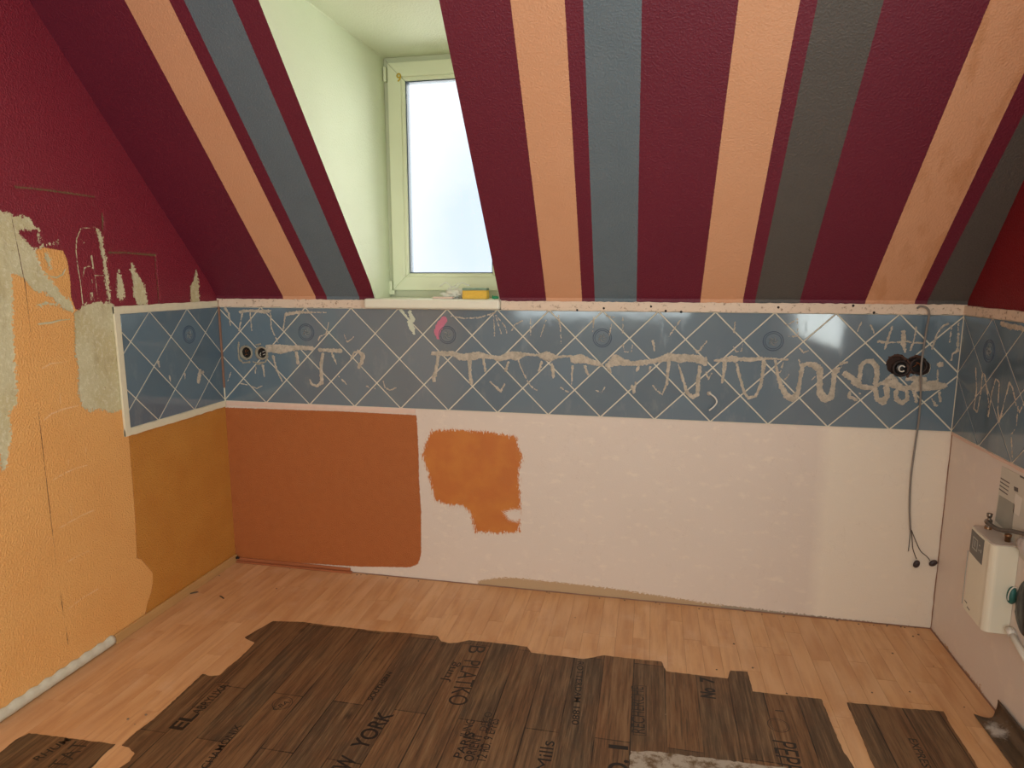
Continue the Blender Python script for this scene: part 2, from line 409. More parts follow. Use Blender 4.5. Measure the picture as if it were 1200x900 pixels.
def multi(polys, proj):
    def f(U, V):
        r = sd_poly(U, V, proj(polys[0]))
        for p_ in polys[1:]: r = np.maximum(r, sd_poly(U, V, proj(p_)))
        return r
    return f
atl = {'plaster': lambda U, V: np.maximum(multi(plast, p_left)(U, V), sd_strokes(U, V, [q for q in pstrokes if max(a[2] for a in q) > 1.3], p_left)),
       'thin': lambda U, V: sd_strokes(U, V, [q for q in pstrokes if max(a[2] for a in q) <= 1.3], p_left),
       'scratch': lambda U, V: sd_strokes(U, V, ostrokes, p_left),
       'orange': lambda U, V: sd_poly(U, V, p_left(orange)), 'ochre': lambda U, V: sd_poly(U, V, p_left(ochre)),
       'seam': lambda U, V: sd_strokes(U, V, seam, p_left), 'slot': lambda U, V: sd_strokes(U, V, slot, p_left)}
def hl(U, V, A):  # upper part of the wall leans out a little; scraped places lie deeper
    return -.10*np.maximum(0, V-1.5)-.0015*np.clip(A['plaster']/.004, 0, 1)-.004*np.clip((A['slot']+.003)/.004, 0, 1)
wall_left = grid_mesh('wall_left', np.linspace(-1.5, 0, 270), np.linspace(-.01, ZF, 460), M_left, ML, atl, hl)
tag(wall_left, 'left wall, dark red above and orange below with scraped bare plaster', 'wall', kind='structure')
# rest of the left wall behind the camera
b = NB('left_wall_far_paint', .5, .4); z = b.n('ShaderNodeSeparateXYZ'); b.l(b.pos, z.inputs[0])
M_LF = b.done(b.mix(b.mr(z.outputs[2], 1.439, 1.441), C_ORANGE, C_RED), woodchip(b))
vv = [(0, YR, -.01), (0, -1.5, -.01), (0, -1.5, 1.5), (-.112, -1.5, ZF), (-.112, YR, ZF), (0, YR, 1.5)]
pydata('wall_surface', vv, [(0, 1, 2, 5), (5, 2, 3, 4)], M_LF, wall_left)

UL0 = -.655
def grout(parent, mp, u0, u1, v0, v1):
    v = [mp(a, c, h_) for h_ in (0, .0052) for a, c in ((u0, v0), (u1, v0), (u1, v1), (u0, v1))]
    return pydata('grout', v, [(0, 1, 2, 3), (4, 5, 6, 7), (0, 1, 5, 4), (1, 2, 6, 5), (2, 3, 7, 6), (3, 0, 4, 7)], M_GROUT, parent)
gb = grout(wall_back, M_back, 0, W, H1, H2)
M_MORT = simple('dark_brown_mortar', (84, 58, 48), .9, .4, 60, .9, 120)
box('masonry', (-.05, .032, H1-.12), (W+.05, .10, H2+.03), M_MORT, wall_back)
for j in range(0, 4):
    for r in (0, 1):
        make_tile(wall_left, M_left, -j*D, H1+(r+.5)*D, UL0, -.006, H1, H2, rosette=(r == 1 and j == 1), flip=True)
    for r in (0, 1, 2):
        make_tile(wall_left, M_left, -(j+.5)*D, H1+r*D, UL0, -.006, H1, H2, flip=True)
grout(wall_left, M_left, UL0, 0, H1, H2)

# ================================================================== WALL RIGHT
b = NB('wall_right_paint', .5, .4)
z = b.n('ShaderNodeSeparateXYZ'); b.l(b.pos, z.inputs[0])
col = b.mix(b.noise(4, 4), lin(226, 216, 206), lin(220, 208, 200))
col = b.mix(b.math('MULTIPLY', b.mr(b.noise(12, 5, .6), .55, .7), .3), col, lin(240, 228, 214))
col = b.mix(b.mask('scuff', .01, 60, .002), col, lin(196, 160, 122))
up = b.mr(z.outputs[2], 1.40, 1.402)
col = b.mix(up, col, b.mix(b.noise(3), lin(128, 20, 32), lin(118, 18, 28)))
MR = b.done(col, b.bump(b.math('MULTIPLY', b.mr(b.noise(170, 2), .42, .66), b.math('MAXIMUM', up, .12)), .5, .003))
scr = [(1096, 741), (1101, 752), (1110, 757), (1118, 772), (1132, 787), (1140, 797), (1149, 805), (1151, 812), (1166, 838), (1150, 860), (1080, 760)]
ur = np.concatenate([np.linspace(-1.3, 0, 140)])
wall_right = grid_mesh('wall_right', ur, np.linspace(-.01, ZF, 200), M_right, MR, {'scuff': lambda U, V: sd_poly(U, V, p_right(scr))}, flip=True)
tag(wall_right, 'right wall, pale paint below blue tiles and dark red above', 'wall', kind='structure')
y0, y1, za, zb = -3.25, -1.85, 1.0, 2.3
pydata('wall_surface', [(W, a, c) for a, c in ((YR, -.01), (y0, -.01), (y1, -.01), (-1.3, -.01), (YR, za), (y0, za), (y1, za), (-1.3, za), (YR, zb), (y0, zb), (y1, zb), (-1.3, zb), (YR, ZF), (y0, ZF), (y1, ZF), (-1.3, ZF))],
       [(0, 1, 5, 4), (1, 2, 6, 5), (2, 3, 7, 6), (4, 5, 9, 8), (6, 7, 11, 10), (8, 9, 13, 12), (9, 10, 14, 13), (10, 11, 15, 14)], MR, wall_right)
NR = 5
for j in range(0, NR+1):
    for r in (0, 1):
        make_tile(wall_right, M_right, -j*D, H1+(r+.5)*D, -NR*D, -.006, H1, H2, rosette=(r == 1 and j == 1))
    for r in (0, 1, 2):
        make_tile(wall_right, M_right, -(j+.5)*D, H1+r*D, -NR*D, -.006, H1, H2)
grout(wall_right, M_right, -NR*D, 0, H1, H2)

# ================================================================== WALL FRONT (behind the camera)
M_WHITE = simple('white_wall_paint', (226, 216, 200), .7, .05, 4, .3, 150)
wx0, wx1, wz0, wz1 = .6, 2.6, 1.0, 2.4
wf = pydata('wall_front', [(a, YR, c) for c in (-.01, wz0, wz1, ZF) for a in (-.12, wx0, wx1, W)],
            [(0, 1, 5, 4), (1, 2, 6, 5), (2, 3, 7, 6), (4, 5, 9, 8), (6, 7, 11, 10), (8, 9, 13, 12), (9, 10, 14, 13), (10, 11, 15, 14)], M_WHITE)
tag(wf, 'plain white wall behind the viewer with a wide window', 'wall', kind='structure')

# ================================================================== CEILING (striped slope + flat part)
def slope_x(px):
    r = hit(px, (0, 1, 1/TT), Z0/TT)[0]; return r[0], r[2]
def edge(a, c):
    (xa, z_a), (xc, z_c) = slope_x([a]), slope_x([c]); k = (xc-xa)/(z_c-z_a); return lambda z: xa+k*(z-z_a)
E = {'lpL': edge((146, 0), (333, 350)), 'lpR': edge((198, 0), (371, 350)), 'lgL': edge((215.5, 0), (384, 350)), 'lgR': edge((272, 0), (422, 350)),
     'oL': edge((303, 0), (440.5, 349)), 'oR': edge((514.5, 0), (585.5, 349)), 'pL': edge((598, 0), (640, 350)), 'pR': edge((661.7, 0), (682, 350)),
     'gL': edge((683.3, 0), (697, 350)), 'gR': edge((752.3, 0), (746, 350)), 'qL': edge((865.7, 0), (821, 350)), 'qR': edge((937.7, 0), (871, 350)),
     'hL': edge((958.3, 0), (885.5, 350)), 'hR': edge((1036, 0), (938, 350)), 'rL': edge((1127.4, 80), (1017.5, 345)), 'rR': edge((1200, 85), (1076, 345)),
     'sL': edge((1200, 133), (1091, 345))}
def stripes(prs):
    def f(U, V):
        r = np.full(U.shape, -1.)
        for a, c in prs: r = np.maximum(r, np.minimum(U-E[a](V), (E[c](V) if c else 9)-U))
        return r
    return f
ats = {'peach': stripes([('lpL', 'lpR'), ('pL', 'pR'), ('qL', 'qR'), ('rL', 'rR')]), 'grey': stripes([('lgL', 'lgR'), ('gL', 'gR')]),
       'grey_right': stripes([('hL', 'hR'), ('sL', None)])}
b = NB('striped_slope_paint', .5, .4)
col = b.mix(b.noise(3, 3), lin(108, 30, 50), lin(98, 27, 46))
st = b.math('MULTIPLY', b.mr(b.noise(5, 4, .6, (3, 1, 1)), .5, .62), .35)
z = b.n('ShaderNodeSeparateXYZ'); b.l(b.pos, z.inputs[0])
st = b.math('MULTIPLY', st, b.mr(z.outputs[0], 2.9, 3.1))          # water stains only on the last peach stripe
pc = b.mix(b.noise(6, 3), C_PEACH, lin(206, 152, 114)); pc = b.mix(st, pc, lin(176, 116, 62))
col = b.mix(b.mask('peach', .0007, 120, .0005), col, pc)
col = b.mix(b.mask('grey', .0007, 120, .0005), col, b.mix(b.noise(8), C_GREY, lin(94, 108, 116)))
col = b.mix(b.mask('grey_right', .0007, 120, .0005), col, b.mix(b.noise(8), C_GREY_R, lin(80, 77, 73)))  # right-hand grey stripes, darker and browner than the left ones
MS = b.done(col, woodchip(b, .45, 150))
ZK = 1.426
def slope_patch(name, xl, xr, zlo, zhi, nx, nz, parent=None):
    zz = np.linspace(zlo, zhi, nz)
    if zlo < ZK: zz = np.concatenate([[zlo], np.linspace(ZK, zhi, nz-1)])
    T, Zv = np.meshgrid(np.linspace(0, 1, nx), zz, indexing='ij')
    XX = xl(Zv)*(1-T)+xr(Zv)*T; YY = -(np.maximum(Zv, ZK)-Z0)/TT
    return XX, YY, Zv
def mesh_from_grids(name, grids, m, attrs, parent=None):
    co = []; q = []; off = 0; A = {k: [] for k in attrs}
    for XX, YY, ZZ in grids:
        nu, nv = XX.shape; co.append(np.stack([XX, YY, ZZ], -1).reshape(-1, 3)); idx = np.arange(nu*nv).reshape(nu, nv)+off
        q.append(np.stack([idx[:-1, :-1], idx[:-1, 1:], idx[1:, 1:], idx[1:, :-1]], -1).reshape(-1, 4)); off += nu*nv
        for k, f in attrs.items(): A[k].append(f(XX, ZZ).reshape(-1))
    o = pydata(name, np.concatenate(co), np.concatenate(q), m, parent)
    for k in attrs:
        a_ = o.data.attributes.new(k, 'FLOAT', 'POINT'); a_.data.foreach_set('value', np.concatenate(A[k]).astype(np.float32))
    return o
lw = lambda z: -.10*np.maximum(0, z-1.5)-.002
cW = lambda z: z*0+W
g1 = slope_patch('', lw, E['oL'], Z0-.004, ZC, 90, 120); g2 = slope_patch('', E['oR'], cW, Z0-.004, ZC, 200, 120)
g3 = slope_patch('', lw, cW, ZC, ZF, 200, 4)
ceil = mesh_from_grids('ceiling', [g1, g2, g3], MS, ats)
tag(ceil, 'sloping attic ceiling painted in dark red, peach and grey stripes', 'ceiling', kind='structure')
yc = -(ZF-Z0)/TT
pydata('ceiling_surface', [(-.12, yc, ZF), (W, yc, ZF), (W, YR, ZF), (-.12, YR, ZF)], [(0, 1, 2, 3)], M_WHITE, ceil)

# ---------------------------------------------------------------- dormer
b = NB('dormer_plaster', .65, .3)
M_DORM = b.done(b.mix(b.noise(5, 3), lin(226, 232, 204), lin(218, 226, 196)), b.bump(b.mr(b.noise(130, 2), .42, .66), .35, .003))
def cheek(name, ed, xw, label):
    zz = np.linspace(1.40, ZC, 14); V = []; F = []
    for z_ in zz:
        V.append((float(ed(z_)), -max(0, (max(z_, ZK)-Z0)/TT), z_)); V.append((xw, YW+.03, z_))
    for i in range(len(zz)-1): F.append((2*i, 2*i+1, 2*i+3, 2*i+2))
    o = pydata(name, V, F, M_DORM); tag(o, label, 'wall', kind='structure'); return o
XWL, XWR = .829, 1.475
cheek('wall_dormer_left', E['oL'], XWL, 'pale rough plaster cheek left of the dormer window')
cheek('wall_dormer_right', E['oR'], XWR, 'pale plaster cheek right of the dormer window, behind the slope')
yt = -(ZC-Z0)/TT
o = pydata('ceiling', [(float(E['oL'](ZC)), yt, ZC), (float(E['oR'](ZC)), yt, ZC), (XWR, YW+.03, ZC), (XWL, YW+.03, ZC)], [(0, 1, 2, 3)], M_DORM)
tag(o, 'small pale flat ceiling inside the dormer above the window', 'ceiling', kind='structure')
bm = bmesh.new(); add_tube(bm, [(float(E['oL'](ZC)), yt, ZC-.001), (XWL+.001, YW, ZC-.001)], .004, 6); bmo('caulk_bead', bm, M_DORM, o)

# ================================================================== WINDOW
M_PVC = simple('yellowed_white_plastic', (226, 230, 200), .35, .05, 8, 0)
M_PVC2 = simple('shaded_plastic_groove', (196, 200, 172), .4, .05, 8, 0)  # same plastic made darker, the frame's shade put into its colour
M_GASK = simple('glazing_gasket', (70, 86, 96), .5, .1, 8, 0)
win = empty('window_1', (0, 0, 0)); tag(win, 'narrow white plastic dormer window with bright sky behind', 'window', kind='structure')
def rect_frame(name, x0, x1, z0_, z1_, wd, ya, yb, m, parent, bev=.003):
    """four mitred bars around an opening"""
    O = [(x0, z0_), (x1, z0_), (x1, z1_), (x0, z1_)]; I = [(x0+wd, z0_+wd), (x1-wd, z0_+wd), (x1-wd, z1_-wd), (x0+wd, z1_-wd)]
    bm = bmesh.new()
    for k in range(4):
        k2 = (k+1) % 4; g = .0006
        q = [O[k], O[k2], I[k2], I[k]]
        vs = [bm.verts.new((a, y_, c)) for y_ in (ya, yb) for a, c in q]
        for f in ((0, 1, 2, 3), (7, 6, 5, 4), (0, 4, 5, 1), (1, 5, 6, 2), (2, 6, 7, 3), (3, 7, 4, 0)): bm.faces.new([vs[j] for j in f])
    bmesh.ops.recalc_face_normals(bm, faces=bm.faces)
    o = bmo(name, bm, m, parent)
    md = o.modifiers.new('bevel', 'BEVEL'); md.width = bev; md.segments = 2; return o
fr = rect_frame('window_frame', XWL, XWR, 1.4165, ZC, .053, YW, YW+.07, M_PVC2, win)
sa = rect_frame('sash', XWL+.024, XWR-.012, 1.452, ZC-.028, .068, YW-.016, YW+.06, M_PVC, win, .004)
rect_frame('glazing_bead', XWL+.088, XWR-.076, 1.516, ZC-.092, .022, YW-.008, YW+.05, M_PVC, sa, .006)
rect_frame('gasket', XWL+.109, XWR-.097, 1.537, ZC-.113, .006, YW+.002, YW+.045, M_GASK, sa, .0005)
gm = bpy.data.materials.new('window_glass'); gm.use_nodes = True; t = gm.node_tree; t.nodes.clear()
out = t.nodes.new('ShaderNodeOutputMaterial'); mx = t.nodes.new('ShaderNodeMixShader'); tr = t.nodes.new('ShaderNodeBsdfTransparent'); gl = t.nodes.new('ShaderNodeBsdfGlossy'); fz = t.nodes.new('ShaderNodeFresnel')
gl.inputs['Roughness'].default_value = .02; fz.inputs[0].default_value = 1.45
t.links.new(fz.outputs[0], mx.inputs[0]); t.links.new(tr.outputs[0], mx.inputs[1]); t.links.new(gl.outputs[0], mx.inputs[2]); t.links.new(mx.outputs[0], out.inputs[0])
box('pane', (XWL+.11, YW+.02, 1.54), (XWR-.098, YW+.026, ZC-.115), gm, sa)
for zc, l in ((2.50, .07), (1.475, .05)):
    box('hinge', (XWL+.004, YW-.022, zc-l/2), (XWL+.019, YW+.004, zc+l/2), M_PVC, win, .004)
box('hinge_cap', (XWL+.004, YW-.024, 1.43), (XWL+.034, YW-.014, 1.452), M_PVC, win, .002)
bm = bmesh.new(); add_box(bm, (1.40, YW-.03, 1.97), (1.43, YW-.014, 2.05), .003); add_tube(bm, smooth_path([(1.415, YW-.02, 2.0), (1.415, YW-.055, 2.0), (1.415, YW-.06, 1.97), (1.415, YW-.06, 1.88)], 4), .009, 8)
bmo('window_handle', bm, M_PVC, win)
# the small gold sticker on the sash
cu = bpy.data.curves.new('sticker', 'FONT'); cu.body = '9'; cu.size = 1; cu.offset = .02; cu.align_x = 'CENTER'
M_GOLD = simple('gold_foil', (204, 172, 40), .4, .2, 40, 0)
cu.materials.append(M_GOLD)
def to_mesh(ob, name, parent=None):
    dg = bpy.context.evaluated_depsgraph_get(); dg.update(); me = bpy.data.meshes.new_from_object(ob.evaluated_get(dg)); mw = ob.matrix_basis.copy(); me = me
    bpy.data.objects.remove(ob); me.transform(mw); o = bpy.data.objects.new(name, me); COL.objects.link(o)
    if parent: o.parent = parent
    return o
tx = bpy.data.objects.new('t', cu); COL.objects.link(tx)
q = hit([(467.5, 95.5)], (0, 1, 0), YW-.0175)[0]; tx.location = q; tx.rotation_euler = (math.radians(90), 0, 0); tx.scale = (.055, .055, .055); bpy.context.view_layer.update()
to_mesh(tx, 'number_sticker', sa)
# sill board
M_SILL = simple('white_sill_board', (232, 230, 212), .4, .1, 20, .1, 100)
bm = bmesh.new(); add_box(bm, (XWL-.003, -.02, 1.391), (XWR+.003, YW+.02, 1.417), 0)
sx0, sx1 = p_back([(429, 356)])[0][0]+.012, p_back([(591, 356)])[0][0]-.012
add_box(bm, (sx0, -.052, 1.372), (sx1, -.006, 1.4185), .009)
sill = bmo('window_sill', bm, M_SILL, win)
# frames of the windows behind the camera
win2 = empty('window_2', (0, 0, 0)); tag(win2, 'window in the right wall beside the viewer', 'window', kind='structure')
bm = bmesh.new()
for lo, hi in (((W, y0, za), (W+.06, y0+.07, zb)), ((W, y1-.07, za), (W+.06, y1, zb)), ((W, y0, za), (W+.06, y1, za+.07)), ((W, y0, zb-.07), (W+.06, y1, zb)), ((W, -2.57, za), (W+.06, -2.53, zb))): add_box(bm, lo, hi)
bmo('window_frame', bm, M_PVC, win2)
win3 = empty('window_3', (0, 0, 0)); tag(win3, 'wide window in the wall behind the viewer', 'window', kind='structure')
bm = bmesh.new()
for lo, hi in (((wx0, YR-.06, wz0), (wx0+.07, YR, wz1)), ((wx1-.07, YR-.06, wz0), (wx1, YR, wz1)), ((wx0, YR-.06, wz0), (wx1, YR, wz0+.07)), ((wx0, YR-.06, wz1-.07), (wx1, YR, wz1)), ((1.57, YR-.06, wz0), (1.63, YR, wz1))): add_box(bm, lo, hi)
bmo('window_frame', bm, M_PVC, win3)

# ================================================================== TRIMS round the tile bands
b = NB('dirty_ledge_plaster', .6, .3)
dirt = b.mr(b.noise(45, 5, .75), .56, .66)
M_LEDGE = b.done(b.mix(dirt, b.mix(b.noise(12), lin(226, 206, 186), lin(214, 196, 176)), lin(150, 126, 104)), b.bump(b.noise(60, 5, .7), .6, .003))
M_TRIMW = simple('white_trim_paint', (232, 224, 196), .55, .14, 50, .4, 90)
M_TRIMP = simple('pale_pink_trim', (228, 200, 184), .6, .14, 50, .3, 90)
def wob_strip(name, axis, a, c, lo, hi, off, m, label, parent=None, n=60, amp=.0018):
    """long strip with a slightly uneven face and top edge; axis 'x' on the back wall, 'l'/'r' along a side wall"""
    bm = bmesh.new(); rings = []
    for i in range(n+1):
        t = a+(c-a)*i/n; w1 = random.uniform(-amp, amp); w2 = random.uniform(-amp, amp); w3 = random.uniform(-amp, amp)*.5
        pr = [(0, lo+w1), (off+w3, lo+w1), (off+w3*.5+.0005, (lo+hi)/2), (off+w3-.001, hi+w2), (0, hi+w2)]
        mp = {'x': M_back, 'l': M_left, 'r': M_right}[axis]
        rings.append([bm.verts.new(mp(t, z_, h_)) for h_, z_ in pr])
    for r0, r1 in zip(rings, rings[1:]):
        for k in range(4): bm.faces.new((r0[k], r0[k+1], r1[k+1], r1[k]))
    bm.faces.new(rings[0]); bm.faces.new(rings[-1])
    bmesh.ops.recalc_face_normals(bm, faces=bm.faces)
    o = bmo(name, bm, m, parent)
    if not parent: tag(o, label, 'trim', kind='structure')
    return o
wob_strip('trim_1', 'x', .006, sx0-.002, H2+.001, 1.411, .016, M_LEDGE, 'dirty plaster ledge above the tiles, left of the window sill')
t2 = wob_strip('trim_2', 'x', sx1+.002, W-.004, H2+.001, 1.411, .024, M_LEDGE, 'long cream plaster ledge above the tiles, right of the window sill', n=110)
for px_, py_ in ((677, 363), (763, 359), (780, 364), (798, 365), (998, 358), (1022, 366), (708, 361), (911, 360)):
    a_ = p_back([(px_, py_)])[0]; bm = bmesh.new(); add_lathe(bm, [(.0001, .0002), (.004, .0004), (.0058, -.003)], 10, Matrix.Translation((a_[0], -.0258, a_[1])) @ Matrix.Rotation(math.radians(90), 4, 'X'))
    bmo('screw_hole', bm, M_DARK, t2)
wob_strip('trim_3', 'x', .012, p_back([(487, 480)])[0][0], H1-.024, H1+.001, .006, M_TRIMP, 'pale pinkish strip below the tiles over the rust painted area', n=40)
wob_strip('trim_4', 'l', UL0-.03, -.008, H2, H2+.030, .012, M_TRIMW, 'cream strip along the top of the left tile panel', n=24)
wob_strip('trim_5', 'l', UL0-.03, -.008, H1-.030, H1, .010, M_TRIMW, 'cream strip along the bottom of the left tile panel', n=24)
bm = bmesh.new(); add_box(bm, (0, UL0-.03, H1-.03), (.0105, UL0, H2+.03), .002); o = bmo('trim_6', bm, M_TRIMW); tag(o, 'upright cream strip on the near edge of the left tile panel', 'trim', kind='structure')
wob_strip('trim_7', 'r', -1.3, -.01, H2+.001, 1.406, .016, M_LEDGE, 'cream plaster ledge above the tiles on the right wall', n=50)
wob_strip('trim_8', 'r', -1.3, -.01, H1-.012, H1, .006, M_TRIMP, 'thin pale joint below the tiles on the right wall', n=30)
M_BRN = simple('brown_joint', (150, 112, 92), .7, .3, 60, .4, 120)
bm = bmesh.new(); add_box(bm, (.0075, -.018, H1+.07), (.016, -.0075, 1.405), .003); o = bmo('trim_9', bm, M_BRN); tag(o, 'brown joint up the corner of the left and back tiles', 'trim', kind='structure')
bm = bmesh.new(); add_box(bm, (.006, -.012, H1-.01), (.0125, -.0075, 1.37), .002); bmo('caulk_bead', bm, M_TRIMW, o)
bm = bmesh.new(); add_box(bm, (W-.010, -.0125, H1), (W-.0065, -.008, H2), .0015); o = bmo('trim_10', bm, M_GROUT); tag(o, 'white joint up the corner of the back and right tiles', 'trim', kind='structure')
bm = bmesh.new(); pts = [(W-.0015+random.uniform(-.0012, .0012), -.0015, z_) for z_ in np.linspace(.0, H1, 24)]; add_tube(bm, pts, .0022, 5)
o = bmo('trim_11', bm, M_BRN); tag(o, 'thin dark crack down the corner below the tiles at right', 'crack', kind='structure')

# ================================================================== FLOOR
b = NB('light_laminate', .38, .4); rnd = b.n('ShaderNodeObjectInfo').outputs['Random']
mp = b.n('ShaderNodeMapping'); cx = b.n('ShaderNodeCombineXYZ'); b.l(b.math('MULTIPLY', rnd, 37), cx.inputs[1]); b.l(b.math('MULTIPLY', rnd, 11), cx.inputs[2])
b.l(b.pos, mp.inputs['Vector']); b.l(cx.outputs[0], mp.inputs['Location']); mp.inputs['Scale'].default_value = (1, .11, 1)
g1_ = b.noise(38, 5, .65, vec=mp.outputs[0]); g2_ = b.noise(9, 3, .5, vec=mp.outputs[0])
wv = b.n('ShaderNodeTexWave'); wv.wave_type = 'RINGS'; wv.inputs['Scale'].default_value = 7; wv.inputs['Distortion'].default_value = 9; wv.inputs['Detail'].default_value = 2; wv.inputs['Detail Scale'].default_value = 1.2; b.l(mp.outputs[0], wv.inputs['Vector'])
base = b.mix(rnd, lin(212, 162, 114), lin(200, 148, 102))
col = b.mix(b.math('MULTIPLY', b.mr(g1_, .42, .62), .7), base, lin(188, 136, 94))
col = b.mix(b.math('MULTIPLY', wv.outputs['Fac'], .2), col, lin(232, 192, 150))
col = b.mix(b.math('MULTIPLY', b.mr(g2_, .5, .8), .35), col, lin(234, 196, 156))
dustm = b.math('MULTIPLY', b.mr(b.noise(5, 6, .7), .55, .75), .25); col = b.mix(dustm, col, lin(228, 200, 176))
M_LAM = b.done(col, b.bump(g1_, .08, .001), b.mr(b.noise(7, 5, .7), .3, .7, .3, .5))
M_SUB = simple('laminate_joint', (120, 84, 58), .7, .2, 20, 0)
fl = pydata('floor', [(-.02, YR, -.002), (W+.02, YR, -.002), (W+.02, .02, -.002), (-.02, .02, -.002)], [(0, 1, 2, 3)], M_SUB)
tag(fl, 'light beech laminate floor laid in narrow strips', 'floor', kind='structure')
NS = 48; sw_ = W/NS; YV = -1.75
me0 = None
for i in range(NS):
    y_ = random.uniform(0, .3)
    while y_ > YV:
        L = random.choice((.36, .42, .5, .62)); ya = max(y_-L, YV); yb = min(y_, 0)
        if yb-ya > .03:
            if me0 is None:
                bm = bmesh.new(); add_box(bm, (-.5, -.5, -1), (.5, .5, 0)); me0 = bpy.data.meshes.new('plank'); bm.to_mesh(me0); bm.free(); me0.materials.append(M_LAM)
            o = bpy.data.objects.new('plank', me0); COL.objects.link(o); o.parent = fl
            o.location = ((i+.5)*sw_, (ya+yb)/2, random.uniform(-.0003, .0001)); o.scale = (sw_-.0007, yb-ya-.0008, .003)
        y_ -= L
pydata('floor_surface', [(0, YR, 0), (W, YR, 0), (W, YV, 0), (0, YV, 0)], [(0, 1, 2, 3)], M_LAM, fl)

# baseboards on the left wall
M_BB = NB('bare_wood_strip', .55, .4); M_BB = M_BB.done(M_BB.mix(M_BB.noise(30, 4, .6, (1, .1, 1)), lin(206, 164, 108), lin(176, 134, 84)), M_BB.bump(M_BB.noise(90, 3, .6, (1, .1, 1)), .2, .001))
bm = bmesh.new(); add_box(bm, (.002, -.842, 0), (.014, -.004, .042), .003); o = bmo('baseboard_left', bm, M_BB); tag(o, 'bare wooden baseboard along the far part of the left wall', 'baseboard', kind='structure')
M_FOAM = simple('white_mortar_strip', (214, 208, 188), .8, .2, 70, .8, 140)
bm = bmesh.new(); rings = []
for i in range(90):
    y_ = -.848-i*.0125; r = .017*(1+.08*math.sin(i*1.3))
    rings.append([bm.verts.new((.001+r*(1.0)*math.sin(a)*1.0+random.uniform(-.001, .001), y_, .002+r*1.25*(1-math.cos(a))+random.uniform(-.001, .001))) for a in [math.pi*k/8 for k in range(9)]])
for r0, r1 in zip(rings, rings[1:]):
    for k in range(8): bm.faces.new((r0[k], r1[k], r1[k+1], r0[k+1]))
bm.faces.new(rings[0]); bm.faces.new(rings[-1][::-1])
o = bmo('baseboard_left', bm, M_FOAM, None, True); tag(o, 'rough white rounded strip along the near part of the left wall', 'baseboard', kind='structure')
# red-brown leftover rail on the back wall
M_RAIL = NB('reddish_wood_rail', .4, .5); M_RAIL = M_RAIL.done(M_RAIL.mix(M_RAIL.noise(30, 4, .6, (.1, 1, 1)), lin(182, 112, 74), lin(146, 84, 54)))
xa, xb = .012, p_back([(413, 660)])[0][0]
bm = bmesh.new(); add_box(bm, (xa, -.022, 0), (xb, -.002, .010), .002); add_box(bm, (xa, -.010, .0102), (xb-.01, -.002, .026), .002)
o = bmo('baseboard_back', bm, M_RAIL); tag(o, 'short reddish wooden rail left at the foot of the rust painted area', 'baseboard', kind='structure')
bm = bmesh.new(); add_tube(bm, [(.03, -.012, .026), (.02, -.02, .03), (.012, -.014, .022), (.02, -.006, .03)], .006, 6); bmo('debris_clump', bm, M_DARK, o)
# dark gap line and dust at the foot of the back and right walls
bm = bmesh.new(); pts = [(x_, -.003, .0015+random.uniform(0, .001)) for x_ in np.linspace(xb, W, 60)]; add_tube(bm, pts, .0028, 5)
o = bmo('trim_12', bm, M_BRN); tag(o, 'dark open joint between laminate and back wall', 'joint', kind='structure')
bm = bmesh.new(); pts = [(W-.003-random.uniform(0, .001), y_, .0015) for y_ in np.linspace(0, -1.3, 40)]; add_tube(bm, pts, .0035, 5)
o = bmo('trim_13', bm, M_BRN); tag(o, 'dark open joint between laminate and right wall', 'joint', kind='structure')
#--PART2
from mathutils.geometry import tessellate_polygon
